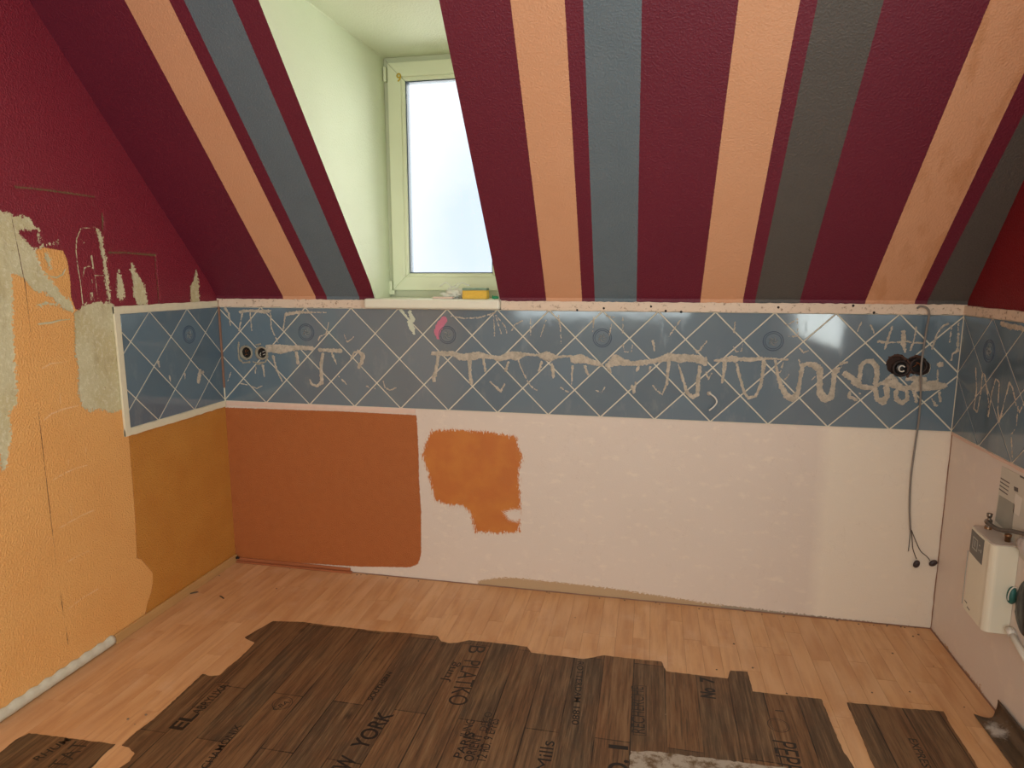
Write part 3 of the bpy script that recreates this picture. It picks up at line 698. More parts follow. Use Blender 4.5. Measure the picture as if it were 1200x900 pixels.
# ================================================================== GLUE RESIDUE on the tiles (low reliefs)
M_GLUE = NB('old_tile_glue', .85, .25); M_GLUE = M_GLUE.done(M_GLUE.mix(M_GLUE.mr(M_GLUE.noise(55, 5, .7), .4, .62), lin(166, 158, 144), lin(198, 188, 172)), M_GLUE.bump(M_GLUE.noise(130, 4, .7), .7, .002))
S_BACK = [
 [(316,408,5),(330,409,6),(343,408,3.5),(352,407,3),(367,408,2.5)], [(348,413,2),(350,425,2)], [(321,417,1.5),(325,433,1),(332,447,1)],
 [(375,410,2),(400,411,2.5)], [(379,415,2),(377,428,2),(378,448,2.5),(372,452,1.5),(366,450,1.5),(364,445,1)], [(390,415,1.5),(395,426,1)], [(309,428,1.5),(311,441,1)], [(301,430,.8),(300,437,.6)],
 [(265,361.5,1.5),(269,367,1.5),(271,381,.8)], [(283,365,2),(297,364,1.5),(310,365,2.5),(318,364,1.5)], [(285,367,1),(281,387,.8)], [(294,366,1),(296,387,.8)], [(318,367,1),(319,385,.8),(327,401,.8)],
 [(336,368,2),(350,366,2),(367,366,1),(383,366,.6)], [(335,369,1.2),(333,386,.8)], [(374,398,.8),(376,394,.8),(383,391,.8),(386,378,.6)],
 [(420,411,1.5),(426,416,3),(425,424,2.6),(421,430,2)], [(412,420,1),(416,413,1.3),(421,411,1.2)], [(396,439,.7),(407,450,.7)], [(430,452,1),(434,454,.8)], [(440,455,1)], [(450,447,.6),(452,454,.7),(458,457,.7),(465,454,.6)], [(404,392,.5),(408,401,.7),(415,395,.5)],
 [(272,436,.7),(268,446,.6)], [(283,449,.6),(295,452,.5),(302,455,.7),(308,452,.5)],
 [(508,414,2.5),(515,414,3),(525,414,3),(532,414,3),(540,418,4),(550,418,5),(562,416,4.5),(575,418,2.5),(587,420,3),(598,416,5),(606,417,5.5),(615,415,2),(630,416,1.5),(640,417,6),(645,418,5.5),(655,418,1.5),(668,417,1.5),(673,421,5),(680,420,6),(690,423,4),(700,426,3),(705,428,1.5)],
 [(712,428,3),(722,422,7),(730,424,4.5),(740,426,3),(752,425,4),(760,424,3),(770,422,3),(785,418,5),(798,420,5.5),(805,419,4.5),(815,420,5),(822,422,5),(826,426,3),(827,419,1)],
 [(514,418,2),(512,430,2),(509,445,2.5)], [(551,423,2.5),(551,437,2),(553,449,2)], [(567,420,2),(569,434,1.5)], [(596,424,1.5),(593,434,1.5)], [(608,423,1),(614,438,1),(622,452,.8),(629,457,1)], [(635,424,1.5),(632,434,1.5)], [(647,427,1.5),(649,441,2)], [(671,429,1.5),(670,449,1)], [(686,429,1.8),(689,438,1.5)], [(713,430,2.5),(716,436,1)], [(748,430,2),(746,434,1.5)], [(762,430,1.5),(761,434,1)], [(784,424,2),(781,450,1.5),(776,462,1),(768,456,1),(765,451,.7)],
 [(575,447,1),(587,458,1.5),(592,450,.8)], [(657,454,1),(666,459,.8)], [(698,457,.5),(705,460,.6),(709,453,.5)], [(741,453,2),(743,459,1.5),(745,448,1)], [(765,400,1.5),(767,411,1)],
 [(528,370,.7),(545,373,.7),(562,372,.7),(575,368,.7),(580,366,1)], [(579,370,.8),(580,393,.6)], [(581,370,.8),(588,391,.6)], [(582,370,1),(592,382,.8),(595,391,.6)], [(599,389,.6),(604,380,.8),(613,376,.8)], [(622,374,.6),(622,393,.6)], [(640,375,.6),(634,394,.6)], [(655,370,1.2),(657,385,.8),(658,402,.5)], [(696,372,1),(695,388,.6)], [(711,370,.8),(720,372,.6)], [(730,372,.7),(730,390,.5)], [(797,375,.8),(791,384,.7),(784,394,.8)], [(717,380,.6),(714,394,.6)],
 [(730,403,.6),(732,412,.6),(740,412,.6),(741,404,.6)],
 [(783,417,4),(795,420,4)], [(795,427,1),(800,443,1.8),(805,460,2),(811,465,2.5),(817,462,2.5),(818,445,2.2),(820,430,2.5)], [(783,425,1.5),(782,452,1)],
 [(837,422,1),(848,422,3),(856,420,4),(862,421,4)], [(849,425,3),(848,437,2),(846,448,1.5)], [(863,426,1.5),(868,446,1.8),(872,460,1.8),(877,466,1.8),(885,464,1.8),(891,452,2),(893,440,2),(895,424,2.5)], [(866,421,2.5),(880,421,2.8),(890,420,2),(905,420,1.2),(918,421,1),(922,421,1.5)],
 [(908,422,1.5),(911,440,2),(916,455,3),(922,464,4),(928,467,4),(934,462,3),(937,445,2.5),(940,428,2.5),(946,426,2.5),(954,428,4),(960,433,4.5),(960,445,3),(960,460,4),(966,467,5),(973,465,4),(976,452,2.5),(977,438,3),(980,434,3.5),(985,430,1)],
 [(918,424,.8),(914,436,.8)], [(920,444,1),(924,439,.8)], [(936,421,.7),(937,428,.7)], [(950,445,.5),(955,441,.5)], [(861,378,1),(860,389,1)], [(934,374,.6),(935,394,.7),(924,394,.6)], [(921,381,.5),(934,374,.5)], [(859,406,.6),(862,412,.8),(869,411,.8),(870,403,.6)], [(937,408,.6),(941,413,.7),(947,411,.6)], [(828,400,.8),(819,411,1),(813,409,.6),(817,414,.8)], [(827,436,.7),(830,444,.8),(834,437,.6)],
 [(985,426,2),(992,424,1.5)], [(990,438,4),(998,443,3.5),(1005,448,4)],
 [(1007,443,2.5),(1008,428,2.5),(1014,423,2),(1021,423,3),(1026,429,3),(1027,438,3),(1026,447,3),(1025,456,2.5),(1027,467,3),(1034,471,4),(1039,464,3),(1038,455,4)],
 [(1000,448,3),(1010,453,3.5),(1022,454,2.5),(1032,449,2),(1040,448,5),(1049,451,5),(1058,455,3.5),(1066,454,3.5),(1074,452,7),(1085,452,6),(1095,451,6),(1104,452,4),(1107,451,2)],
 [(1040,445,2.5),(1044,440,2),(1049,446,3)], [(1049,458,2.5),(1049,467,2.5),(1056,472,3),(1062,468,2.5),(1062,458,2)], [(1071,460,2),(1073,470,2)], [(1062,444,2),(1070,443,3),(1083,444,3)], [(1100,460,1.5),(1101,470,1.5)], [(1091,467,1),(1095,474,1.8),(1098,475,1)],
 [(995,459,2),(995,465,2),(1003,468,2)], [(1007,461,1)], [(1101,427,3.5)], [(1098,432,1),(1098,446,1)],
 [(1029,400,2),(1035,401,1.5),(1048,401,1),(1058,400,1.5),(1068,401,1),(1082,402,1)], [(1058,389,2.5),(1058,395,3),(1058,402,3),(1060,412,1)], [(1045,382,.8),(1039,400,1.8),(1036,409,1)], [(1073,383,.8),(1070,400,1.2),(1066,410,.8)],
 [(1105,380,.8),(1098,390,.9),(1094,401,1.5),(1091,410,.8)], [(1102,384,.8),(1110,379,1),(1114,384,.9),(1112,400,1)], [(1122,374,.6),(1122,395,1),(1121,411,1.5),(1115,415,1),(1114,422,.8)],
 [(1009,377,.8),(1002,392,.8)], [(1020,381,.8),(1024,392,.8)],
]
S_RIGHT = [[(1146,431,1),(1147,457,1),(1144,479,1.2),(1148,484,1.2),(1152,460,1),(1154,437,1.2),(1157,440,1),(1161,470,1),(1161,488,1),(1165,460,1),(1170,444,1.2),(1174,448,1.2),(1172,480,1),(1174,494,1.5),(1180,470,1),(1186,448,1.5),(1190,456,1.2),(1194,475,1),(1198,483,1),(1204,470,1),(1208,458,1)],
 [(1196,477,1),(1194,501,1),(1188,509,1),(1189,535,1)], [(1176,379,3),(1188,383,3.5),(1197,384,3),(1208,388,3)], [(1161,488,.8),(1160,487,1)]]
S_LEFT = [[(233,435,2.5),(232,440,3.5),(231,447,3)], [(236,436,2.5)], [(184,425,2),(185,430,1)], [(197,441,1.5),(198,446,1)], [(215,438,1),(215,444,.8)], [(196,452,.8)]]
def relief(name, mp, proj, strokes, u0, u1, v0, v1, step, m, parent, base=.0072, top=.0022, amp=.0044, flip=False):
    def hf(U, V, A): return base+top*np.clip((A['sd']+.001)/.0035, -.3, 1)*(.75+.5*vn(U, V, 90))
    strokes = [[(a, c_, r_*(.92 if r_ > 1.2 else .78)) for a, c_, r_ in st] for st in strokes]
    sdf = lambda U, V: sd_strokes(U, V, strokes, proj)+(vn(U, V, 130)-.5)*amp+(vn(U+3, V, 300)-.5)*amp*1.1
    o = grid_mesh(name, np.arange(u0, u1, step), np.arange(v0, v1, step), mp, m, {'sd': sdf}, hf, lambda U, V, A: A['sd'] > 0, parent, flip, True)
    o['kind'] = 'stuff'; return o
relief('glue_residue', M_back, p_back, S_BACK, .004, W-.004, H1, H2+.004, .0022, M_GLUE, wall_back)
relief('glue_residue', M_right, p_right, S_RIGHT, -1.0, -.004, H1, H2+.004, .003, M_GLUE, wall_right, flip=True)
relief('glue_residue', M_left, p_left, S_LEFT, UL0, -.004, H1, H2, .003, M_GLUE, wall_left)
M_PINK = simple('pink_stain', (206, 120, 146), .5, .25, 30, .2, 80)
relief('pink_stain', M_back, p_back, [[(521, 375, 4), (516, 381, 4.5), (513, 389, 4), (514, 396, 1.5)]], 1.1, 1.4, H1, H2, .0022, M_PINK, wall_back, base=.0079, top=.0003)
M_GLINT = simple('pale_tile_glint', (206, 212, 190), .6, .12, 40, .3, 80)
relief('painted_glint', M_back, p_back, [[(471, 364, 2), (477, 373, 2.6), (483, 383, 3.5), (486, 391, 1.2)], [(481, 366, 2.4), (484, 375, 3)]], .9, 1.2, H1, H2+.003, .0022, M_GLINT, wall_back, base=.0079, top=.0005)  # pale wedge painted on as a highlight reflected in the glaze

# ================================================================== SOCKET HOLES with boxes (real holes cut in tiles, grout and wall)
holes = [((289.5, 413), .037), ((307.5, 413.5), .036), ((1051, 427), .043), ((1055.5, 431.5), .036), ((1073, 427), .040), ((1080, 431), .031)]
H3 = [(p_back([c])[0], r) for c, r in holes]
cut = bmesh.new()
for (c, r) in H3:
    bm = bmesh.new(); n = 26; pts = []
    for k in range(n):
        a = 2*math.pi*k/n; rr = r*(1+random.uniform(-.05, .06)); pts.append((c[0]+rr*math.cos(a), c[1]+rr*math.sin(a)))
    lo = [bm.verts.new((x, .06, z)) for x, z in pts]; hi = [bm.verts.new((x, -.03, z)) for x, z in pts]
    for k in range(n): bm.faces.new((lo[k], lo[(k+1) % n], hi[(k+1) % n], hi[k]))
    bm.faces.new(lo[::-1]); bm.faces.new(hi); bmesh.ops.recalc_face_normals(bm, faces=bm.faces)
    me = bpy.data.meshes.new('cutter'); bm.to_mesh(me); bm.free(); co = bpy.data.objects.new('cutter', me); COL.objects.link(co)
    for o in [t for t in tiles_back if (Vector((c[0], 0, c[1]))-Vector((t.location.x, 0, t.location.z))).length < .18]+[gb]:
        md = o.modifiers.new('cut', 'BOOLEAN'); md.operation = 'DIFFERENCE'; md.object = co; md.solver = 'EXACT'
        dg = bpy.context.evaluated_depsgraph_get(); dg.update(); nm = bpy.data.meshes.new_from_object(o.evaluated_get(dg)); o.modifiers.clear(); old = o.data; nm.name = old.name; o.data = nm
    # hole rim in the mortar behind the tiles
    bpy.data.objects.remove(co)
def socket_box(c, r, rim, m_rim, label, insert=None, off=(0, 0)):
    x, z = c; t = empty('socket_box', (x, 0, z)); tag(t, label, 'socket')
    R_ = Matrix.Rotation(math.radians(90), 4, 'X')
    bm = bmesh.new(); add_lathe(bm, [(r, -.0045), (r+.001, rim), (r-.006, rim+.0015), (r-.0085, rim-.002), (r-.009, -.003), (.0001, -.0035)], 28, R_)
    for v in bm.verts:
        v.co.x += random.uniform(-.0008, .0008); v.co.z += random.uniform(-.0008, .0008); v.co += Vector((off[0], 0, off[1]))
    bmo('box_shell', bm, m_rim, t, True)
    bm = bmesh.new(); add_lathe(bm, [(r-.0088, 0), (.0001, .0005)], 24, R_)
    for v in bm.verts: v.co += Vector((off[0], 0, off[1]))
    bmo('box_cavity', bm, M_DARK, t)
    return t
M_RIM = simple('plastered_socket_rim', (166, 160, 142), .8, .35, 70, .8, 150)
M_RIMD = simple('dark_socket_shell', (50, 38, 34), .6, .4, 60, .5, 150)
M_BLK = simple('black_plastic', (26, 26, 28), .35, .1, 20, 0)
M_WHT = simple('white_plastic', (224, 220, 210), .4, .1, 20, 0)
M_COPPER = simple('bare_copper', (150, 96, 60), .35, .2, 60, 0, metal=.8)
s1 = socket_box(H3[0][0], .036, .0115, M_RIM, 'round empty socket box, leftmost of all four, with wide mortar rim')
s2 = socket_box(H3[1][0], .034, .0105, M_RIM, 'round empty socket box touching the leftmost one, dark chipped gap above it')
s3 = socket_box(H3[3][0], .034, .0095, M_RIMD, 'dark socket box holding a black insert with a white bracket')
s4 = socket_box(H3[4][0], .034, .0095, M_RIMD, 'dark socket box partly hidden behind the hanging grey cable', off=(.01, -.006))
RX = Matrix.Rotation(math.radians(90), 4, 'X')
bm = bmesh.new(); add_lathe(bm, [(.0001, .012), (.019, .012), (.021, .010), (.0215, 0)], 24, RX); bmo('socket_insert', bm, M_BLK, s3, True)
bm = bmesh.new()
for a in range(7):
    t0 = .9+a*.72; add_box(bm, (-.0045, -.016, -.0022), (.0045, -.012, .0022), 0, Matrix.Rotation(0, 4, 'Y') @ Matrix.Translation((.011*math.cos(t0), 0, .012*math.sin(t0))) @ Matrix.Rotation(-t0-1.57, 4, 'Y'))
bmo('bracket', bm, M_WHT, s3)
for s_, sd_ in ((s1, 1), (s2, 2), (s4, 5)):
    random.seed(sd_); bm = bmesh.new()
    for k in range(3):
        a = random.uniform(0, 6.28); p0 = Vector((.018*math.cos(a), -.002, .018*math.sin(a))); p1 = Vector((random.uniform(-.01, .01), -.008, random.uniform(-.01, .01)))
        add_tube(bm, smooth_path([p0, (p0+p1)/2+Vector((0, -.006, 0)), p1], 4), .0016, 5)
    bmo('wire_end', bm, M_COPPER if sd_ != 2 else M_WHT, s_)
# broken mortar edge around the holes
strk = [[(281, 402, 1.5), (280, 408, 1), (281, 420, 1.4), (286, 425, 1.2), (294, 424, 1)], [(300, 404, 1), (306, 403, 1.2)], [(298, 424, 1.2), (304, 426, 1.5), (312, 424, 1.2), (315, 418, 1)]]
relief('mortar_crumbs', M_back, p_back, strk, .1, .4, H1, H2, .002, M_RIM, wall_back)
strk = [[(1038, 424, 1), (1041, 419, 1), (1048, 416, 1), (1056, 417, 1), (1061, 421, 1.5)], [(1064, 424, 2), (1065, 434, 3), (1063, 441, 2)], [(1066, 419, 1), (1073, 417, 1.2), (1080, 419, .8)]]
relief('mortar_crumbs', M_back, p_back, strk, 3.0, 3.3, H1, H2, .002, M_MORT, wall_back)

# ================================================================== CABLES
M_CAB = simple('grey_cable_sheath', (134, 128, 122), .5, .15, 30, 0)
def bp(px, py, y=-.016): return tuple(hit([(px, py)], (0, 1, 0), y)[0])
c0 = bp(1088, 365); t = empty('hanging_cable', c0); tag(t, 'grey electric cable hooked over the ledge, hanging down to loose wires', 'cable')
def local(ps, o): return [Vector(p)-Vector(o) for p in ps]
path = [bp(1075, 361, -.030), bp(1079, 359, -.038), bp(1086, 361, -.040), bp(1089, 368, -.038), bp(1086, 385, -.028), bp(1083, 405, -.026), bp(1079.5, 430, -.030), bp(1079, 460, -.022), bp(1077, 490, -.018), bp(1072, 525), bp(1067.5, 560), bp(1066, 595), bp(1067, 621)]
bm = bmesh.new(); add_tube(bm, smooth_path(local(path, c0), 6), .0042, 8); bmo('sheath', bm, M_CAB, t, True)
M_WB = simple('brown_wire', (66, 50, 44), .5, .1, 30, 0); M_WG = simple('grey_wire', (96, 96, 96), .5, .1, 30, 0)
for pts, m, con in (([(1067, 620), (1066, 632), (1064.5, 646)], M_WG, None), ([(1068, 621), (1069, 634), (1070, 644), (1074, 655)], M_WB, (1074, 661)),
                    ([(1068, 621), (1074, 636), (1079, 646), (1086, 652), (1090, 657)], M_WB, (1093.5, 660))):
    bm = bmesh.new(); add_tube(bm, smooth_path(local([bp(a, c, -.010) for a, c in pts], c0), 5), .0017, 6); wo = bmo('wire', bm, m, t, True)
    if con:
        bm = bmesh.new(); bmesh.ops.create_uvsphere(bm, u_segments=12, v_segments=8, radius=1)
        ctr = Vector(bp(con[0], con[1], -.012))-Vector(c0); an = .35 if con[0] < 1080 else .9
        for v in bm.verts: v.co = ctr+Matrix.Rotation(an, 3, 'Y') @ Vector((v.co.x*.013, v.co.y*.009, v.co.z*.018))
        bmo('terminal_block', bm, simple('dark_terminal', (58, 44, 46), .4, .2, 40, 0), wo, True)
q0 = bp(831, 461, -.009); t = empty('wire_hook', q0); tag(t, 'short white bent wire stub sticking out of a blue tile right of middle', 'wire')
bm = bmesh.new(); add_tube(bm, smooth_path(local([bp(830, 460, -.004), bp(833, 462, -.018), bp(838, 466, -.022), bp(840, 471, -.024), bp(837, 476, -.026), bp(831, 481, -.028)], q0), 5), [.0035]*25+[.0042], 8); bmo('stub', bm, M_WHT, t, True)
bm = bmesh.new(); add_lathe(bm, [(.0001, .0035), (.007, .003), (.0095, 0)], 14, RX @ Matrix.Translation((0, 0, 0))); bmo('plaster_collar', bm, M_GLUE, t, True)

# ================================================================== SILL CLUTTER
zs = 1.4187
def sx(px): return p_back([(px, 350)])[0][0]
t = empty('sponge', ((sx(543)+sx(571))/2, .01, zs), (0, 0, .06)); tag(t, 'yellow sponge with a worn green scouring top on the window sill', 'sponge')
M_YEL = simple('yellow_sponge_foam', (238, 196, 84), .9, .3, 160, .9, 260); M_GRN = simple('grey_green_scourer', (150, 178, 156), .95, .35, 120, 1, 300)
bm = bmesh.new(); add_box(bm, (-.058, -.034, 0), (.058, .034, .040), .005)
bmesh.ops.subdivide_edges(bm, edges=bm.edges, cuts=3, use_grid_fill=True)
for v in bm.verts: v.co += Vector([random.uniform(-.001, .001) for _ in range(3)]); v.co.z = max(v.co.z, 0)
bmo('foam', bm, M_YEL, t)
bm = bmesh.new(); add_box(bm, (-.057, -.033, .0405), (.057, .033, .050), .003)
bmesh.ops.subdivide_edges(bm, edges=bm.edges, cuts=3, use_grid_fill=True)
for v in bm.verts: v.co += Vector([random.uniform(-.0015, .0015) for _ in range(3)])
bmo('scourer', bm, M_GRN, t)
t = empty('crumpled_rag', ((sx(512)+sx(543))/2, .03, zs)); tag(t, 'crumpled white rag and masking strips lying left of the yellow sponge', 'rag')
M_RAG = simple('white_crumpled_cloth', (228, 228, 214), .9, .2, 60, .5, 120)
random.seed(11)
for k in range(6):
    bm = bmesh.new(); n = 12; w_ = random.uniform(.007, .011); xs0 = random.uniform(-.07, -.02); L = random.uniform(.07, .12); z0_ = .007+.010*k; ph = random.uniform(0, 6)
    top = []; 
    for i in range(n+1):
        s_ = i/n; c_ = Vector((xs0+L*s_, -.03+.012*k+.008*math.sin(ph+4*s_), max(.003, z0_+.018*math.sin(3.1*s_)*math.sin(ph+6*s_)+.014*s_*(k > 2))))
        top.append([bm.verts.new(c_+Vector((0, dy, dz))) for dy, dz in ((-w_, 0), (0, .004), (w_, 0), (0, -.002))])
    for a, c_ in zip(top, top[1:]):
        for q in range(4): bm.faces.new((a[q], a[(q+1) % 4], c_[(q+1) % 4], c_[q]))
    bm.faces.new(top[0][::-1]); bm.faces.new(top[-1]); bmesh.ops.recalc_face_normals(bm, faces=bm.faces)
    bmo('cloth_fold', bm, M_RAG, t, True)
random.seed(12)
bm = bmesh.new(); bmesh.ops.create_icosphere(bm, subdivisions=4, radius=1)
for v in bm.verts:
    c_ = v.co.copy(); k = 1+.16*math.sin(7*c_.x+5*c_.z)+.13*math.sin(11*c_.y-8*c_.z+2)+.09*math.sin(19*c_.x+13*c_.y)
    v.co = Vector((c_.x*k*.055+.005, c_.y*k*.026, max(0, .020+c_.z*k*.022*(1+.5*c_.x))))
bmo('cloth_bundle', bm, M_RAG, t, True)
t = empty('paint_scraper', ((sx(508)+sx(543))/2, -.015, zs)); tag(t, 'flat white scraper with pinkish handle lying in front of the rag', 'tool')
bm = bmesh.new(); add_box(bm, (-.07, -.012, 0), (.03, .012, .010), .004); bmo('handle', bm, M_TRIMP, t)
bm = bmesh.new(); add_box(bm, (.03, -.013, .003), (.062, .013, .0045)); bmo('blade', bm, simple('steel_blade', (150, 150, 150), .35, .1, 40, 0, metal=.8), t)
t = empty('wall_plug', (sx(581), .0, zs)); tag(t, 'small green wall plug at the right end of the sill', 'plug')
bm = bmesh.new(); M_G = simple('green_plastic', (44, 150, 104), .4, .1, 20, 0)
add_tube(bm, [(-.014, 0, .007), (-.008, 0, .007), (0, .002, .008), (.012, .004, .007)], [.005, .0075, .007, .005], 8); bmo('plug_body', bm, M_G, t)
bm = bmesh.new(); add_lathe(bm, [(.0001, .003), (.0088, .003), (.0088, 0), (.0001, 0)], 12, Matrix.Translation((-.016, 0, .009)) @ Matrix.Rotation(math.radians(90), 4, 'Y')); bmo('plug_collar', bm, M_G, t)

# ================================================================== VINYL PIECES
def vinyl_mat(name, seed):
    b = NB(name, .5, .35); mp = b.n('ShaderNodeMapping'); mp.inputs['Rotation'].default_value = (0, 0, math.radians(90)); mp.inputs['Location'].default_value = (seed, seed*.37+.031, 0)
    b.l(b.pos, mp.inputs['Vector'])
    def brick(c1, c2, off, bias):
        x = b.n('ShaderNodeTexBrick'); b.l(mp.outputs[0], x.inputs['Vector']); x.inputs['Scale'].default_value = 1; x.inputs['Brick Width'].default_value = .74; x.inputs['Row Height'].default_value = .118
        x.inputs['Mortar Size'].default_value = .0022; x.inputs['Color1'].default_value = c1; x.inputs['Color2'].default_value = c2; x.inputs['Mortar'].default_value = lin(30, 22, 17); x.offset = .37; x.squash = 1
        x.inputs['Bias'].default_value = bias; return x
    bk = brick(lin(124, 88, 58), lin(80, 64, 48), .37, 0)
    sx_ = b.sc((1, .035, 1)); sx2 = b.sc((1, .08, 1))
    n1 = b.noise(150, 5, .7, vec=sx_); n2 = b.noise(38, 5, .65, vec=sx2); n3 = b.noise(8, 4, .6, vec=b.sc((1.2, .5, 1)))
    col = bk.outputs['Color']
    col = b.mix(b.math('MULTIPLY', b.mr(n3, .45, .6), .4), col, lin(112, 74, 46))
    col = b.mix(b.math('MULTIPLY', b.mr(n2, .5, .68), .5), col, lin(52, 40, 32))
    col = b.mix(b.math('MULTIPLY', b.mr(n2, .5, .3), .4), col, lin(146, 114, 80))
    col = b.mix(b.math('MULTIPLY', b.mr(n1, .52, .66), .6), col, lin(46, 36, 28))
    col = b.mix(b.math('MULTIPLY', b.mr(n1, .46, .34), .3), col, lin(160, 128, 94))
    vo = b.n('ShaderNodeTexVoronoi'); vo.inputs['Scale'].default_value = 6; b.l(b.sc((1, .6, 1)), vo.inputs['Vector'])
    col = b.mix(b.math('MULTIPLY', b.mr(vo.outputs['Distance'], .1, .02), .7), col, lin(40, 28, 22))
    return b.done(col, b.bump(n1, .12, .001), b.mr(n2, .3, .7, .4, .6))
M_VIN = vinyl_mat('dark_plank_print_vinyl', .2)
M_INK = simple('faded_black_print', (30, 24, 20), .55, .35, 160, 0)
M_INKF = simple('pale_worn_print', (44, 35, 28), .55, .35, 160, 0)
def inset_noise(pts, step=.012, amp=.0018):
    out = []
    for i in range(len(pts)):
        a = np.array(pts[i]); c = np.array(pts[(i+1) % len(pts)]); L = np.linalg.norm(c-a); n = max(1, int(L/step)); nrm = np.array([-(c-a)[1], (c-a)[0]])/max(L, 1e-9)
        for k in range(n):
            q = a+(c-a)*k/n; out.append(q+nrm*(random.uniform(-amp, amp) if k else 0))
    return out
def sheet(name, poly, m, parent=None, zb=.0006, zt=.003, rag=.0016, origin=None):
    pts = inset_noise([tuple(p) for p in poly], .012, rag)
    if not ccw(pts): pts = pts[::-1]
    ox, oy = origin if origin is not None else (np.mean([p[0] for p in pts]), np.mean([p[1] for p in pts]))
    bm = bmesh.new(); n = len(pts); lo = [bm.verts.new((p[0]-ox, p[1]-oy, zb)) for p in pts]; hi = [bm.verts.new((p[0]-ox, p[1]-oy, zt)) for p in pts]
    for k in range(n): bm.faces.new((lo[k], lo[(k+1) % n], hi[(k+1) % n], hi[k]))
    for tri in tessellate_polygon([[Vector((p[0], p[1], 0)) for p in pts]]):
        A_, B_, C__ = tri; q = [pts[A_], pts[B_], pts[C__]]
        if not ccw(q): A_, C__ = C__, A_
        bm.faces.new((hi[A_], hi[B_], hi[C__])); bm.faces.new((lo[C__], lo[B_], lo[A_]))
    o = bmo(name, bm, m, parent)
    if parent is None: o.location = (ox, oy, 0)
    return o, (ox, oy)
main = [(143,874),(160,858),(180,843.7),(237.5,790.5),(247,793),(257.5,792),(268,782),(280,772.5),(290,763),(298.7,753.7),(287,747.5),(303,738),(320,728.5),(355,729.5),(385,733.7),(420,737.5),(437.5,740),(475,742.5),(512.5,746),(517.5,752.5),(527,754.5),(536,754),(550,751),(580,754),(617.5,758.7),(622.5,765.5),(650,769),(684,773),(693,771.5),(707.5,768.7),(740,772.5),(775,776),(781,787.5),(815,791.5),(852.5,796),(856,786.5),(876,788),(882,811),(920,815.5),(962.5,820),(974,848),(987.5,880),(996,893),(1003,904),(1030,985),(80,985),(110,930),(140,901),(152,893),(158,884),(151,876)]
right_ = [(992.5,824),(1030,827.5),(1060,830.8),(1105.5,834.4),(1112,847),(1115.5,853),(1128,872),(1142,893),(1165,935),(1060,960),(1036,920),(1021.7,893),(1008,860)]
left_ = [(-40,895),(0,883),(18,868),(34,860),(50,862),(90,867),(135,873),(122,884),(108,899.5),(70,935),(-60,930)]
vm, om = sheet('vinyl_sheet', p_floor(main), M_VIN); tag(vm, 'large dark wood-print vinyl sheet with torn edges in the floor middle', 'vinyl flooring', 'remains of dark vinyl flooring')
vr, orr = sheet('vinyl_sheet', p_floor(right_), M_VIN); tag(vr, 'four-sided dark vinyl piece right of the large sheet, across a bare gap', 'vinyl flooring', 'remains of dark vinyl flooring')
vl, ol = sheet('vinyl_sheet', p_floor(left_), M_VIN); tag(vl, 'small dark vinyl scrap in the bottom left corner of the floor', 'vinyl flooring', 'remains of dark vinyl flooring')
M_TORN = NB('torn_dusty_backing', .85, .2); M_TORN = M_TORN.done(M_TORN.mix(M_TORN.mr(M_TORN.noise(22, 6, .75), .45, .6), lin(168, 154, 138), lin(108, 86, 64)), M_TORN.bump(M_TORN.noise(60, 4), .5, .002))
sheet('torn_backing', p_floor([(739,881),(768,882),(800,886),(850,892),(905,899),(960,905),(960,985),(735,985),(737,930)]), M_TORN, vm, .0031, .0036, .003, origin=om)
def printed(body, p0, p1, height, vin, org, m=M_INK, bold=.0):
    if ' ' in body:
        n = len(body); i = 0
        for wd_ in body.split(' '):
            f0, f1 = i/n, (i+len(wd_))/n; i += len(wd_)+1
            L2 = lambda f: (p0[0]+(p1[0]-p0[0])*f, p0[1]+(p1[1]-p0[1])*f)
            printed(wd_, L2(f0), L2(f1), height, vin, org, m, bold)
        return
    a, c = p_floor([p0, p1]); L = np.linalg.norm(c-a); ang = math.atan2(c[1]-a[1], c[0]-a[0])
    cu = bpy.data.curves.new('lettering', 'FONT'); cu.body = body; cu.size = 1; cu.offset = bold; cu.materials.append(m)
    o = bpy.data.objects.new('t', cu); COL.objects.link(o); bpy.context.view_layer.update()
    me = to_mesh(o, 'lettering', vin); co = np.array([v.co[:] for v in me.data.vertices]); x0, x1 = co[:, 0].min(), co[:, 0].max(); hh = .7
    if len(body) == 1: L = min(L, (x1-x0)*height/.7*1.3)
    for v in me.data.vertices:
        x = (v.co.x-x0)/(x1-x0)*L; y = v.co.y/hh*height
        v.co = (a[0]-org[0]+x*math.cos(ang)-y*math.sin(ang), a[1]-org[1]+x*math.sin(ang)+y*math.cos(ang), .00335)
    return me
def ring(px, r, vin, org, rx=1, m=M_INK):
    c_ = p_floor([px])[0]; bm = bmesh.new(); n = 36
    for R_, w_ in ((r, .0022), (r*.78, .001)):
        a = [[bm.verts.new((c_[0]-org[0]+q*math.cos(2*math.pi*k/n)*rx, c_[1]-org[1]+q*math.sin(2*math.pi*k/n), .0034)) for k in range(n)] for q in (R_, R_-w_)]
        for k in range(n): bm.faces.new((a[0][k], a[0][(k+1) % n], a[1][(k+1) % n], a[1][k]))
    bmesh.ops.recalc_face_normals(bm, faces=bm.faces); bmo('printed_ring', bm, m, vin)
printed('NEW YORK', (394, 922), (462, 838), .058, vm, om, M_INK, .018)
printed('B PLATKO', (551, 757), (524, 826), .070, vm, om, M_INKF)
printed('PARIS', (541, 890), (556, 860), .030, vm, om, M_INK, .01); printed('JUNG', (548, 866), (557, 845), .030, vm, om, M_INKF, .01)
printed('ORIENT', (554, 894), (566, 862), .032, vm, om, M_INK, .01); printed('DECO', (570, 858), (577, 836), .026, vm, om, M_INKF)
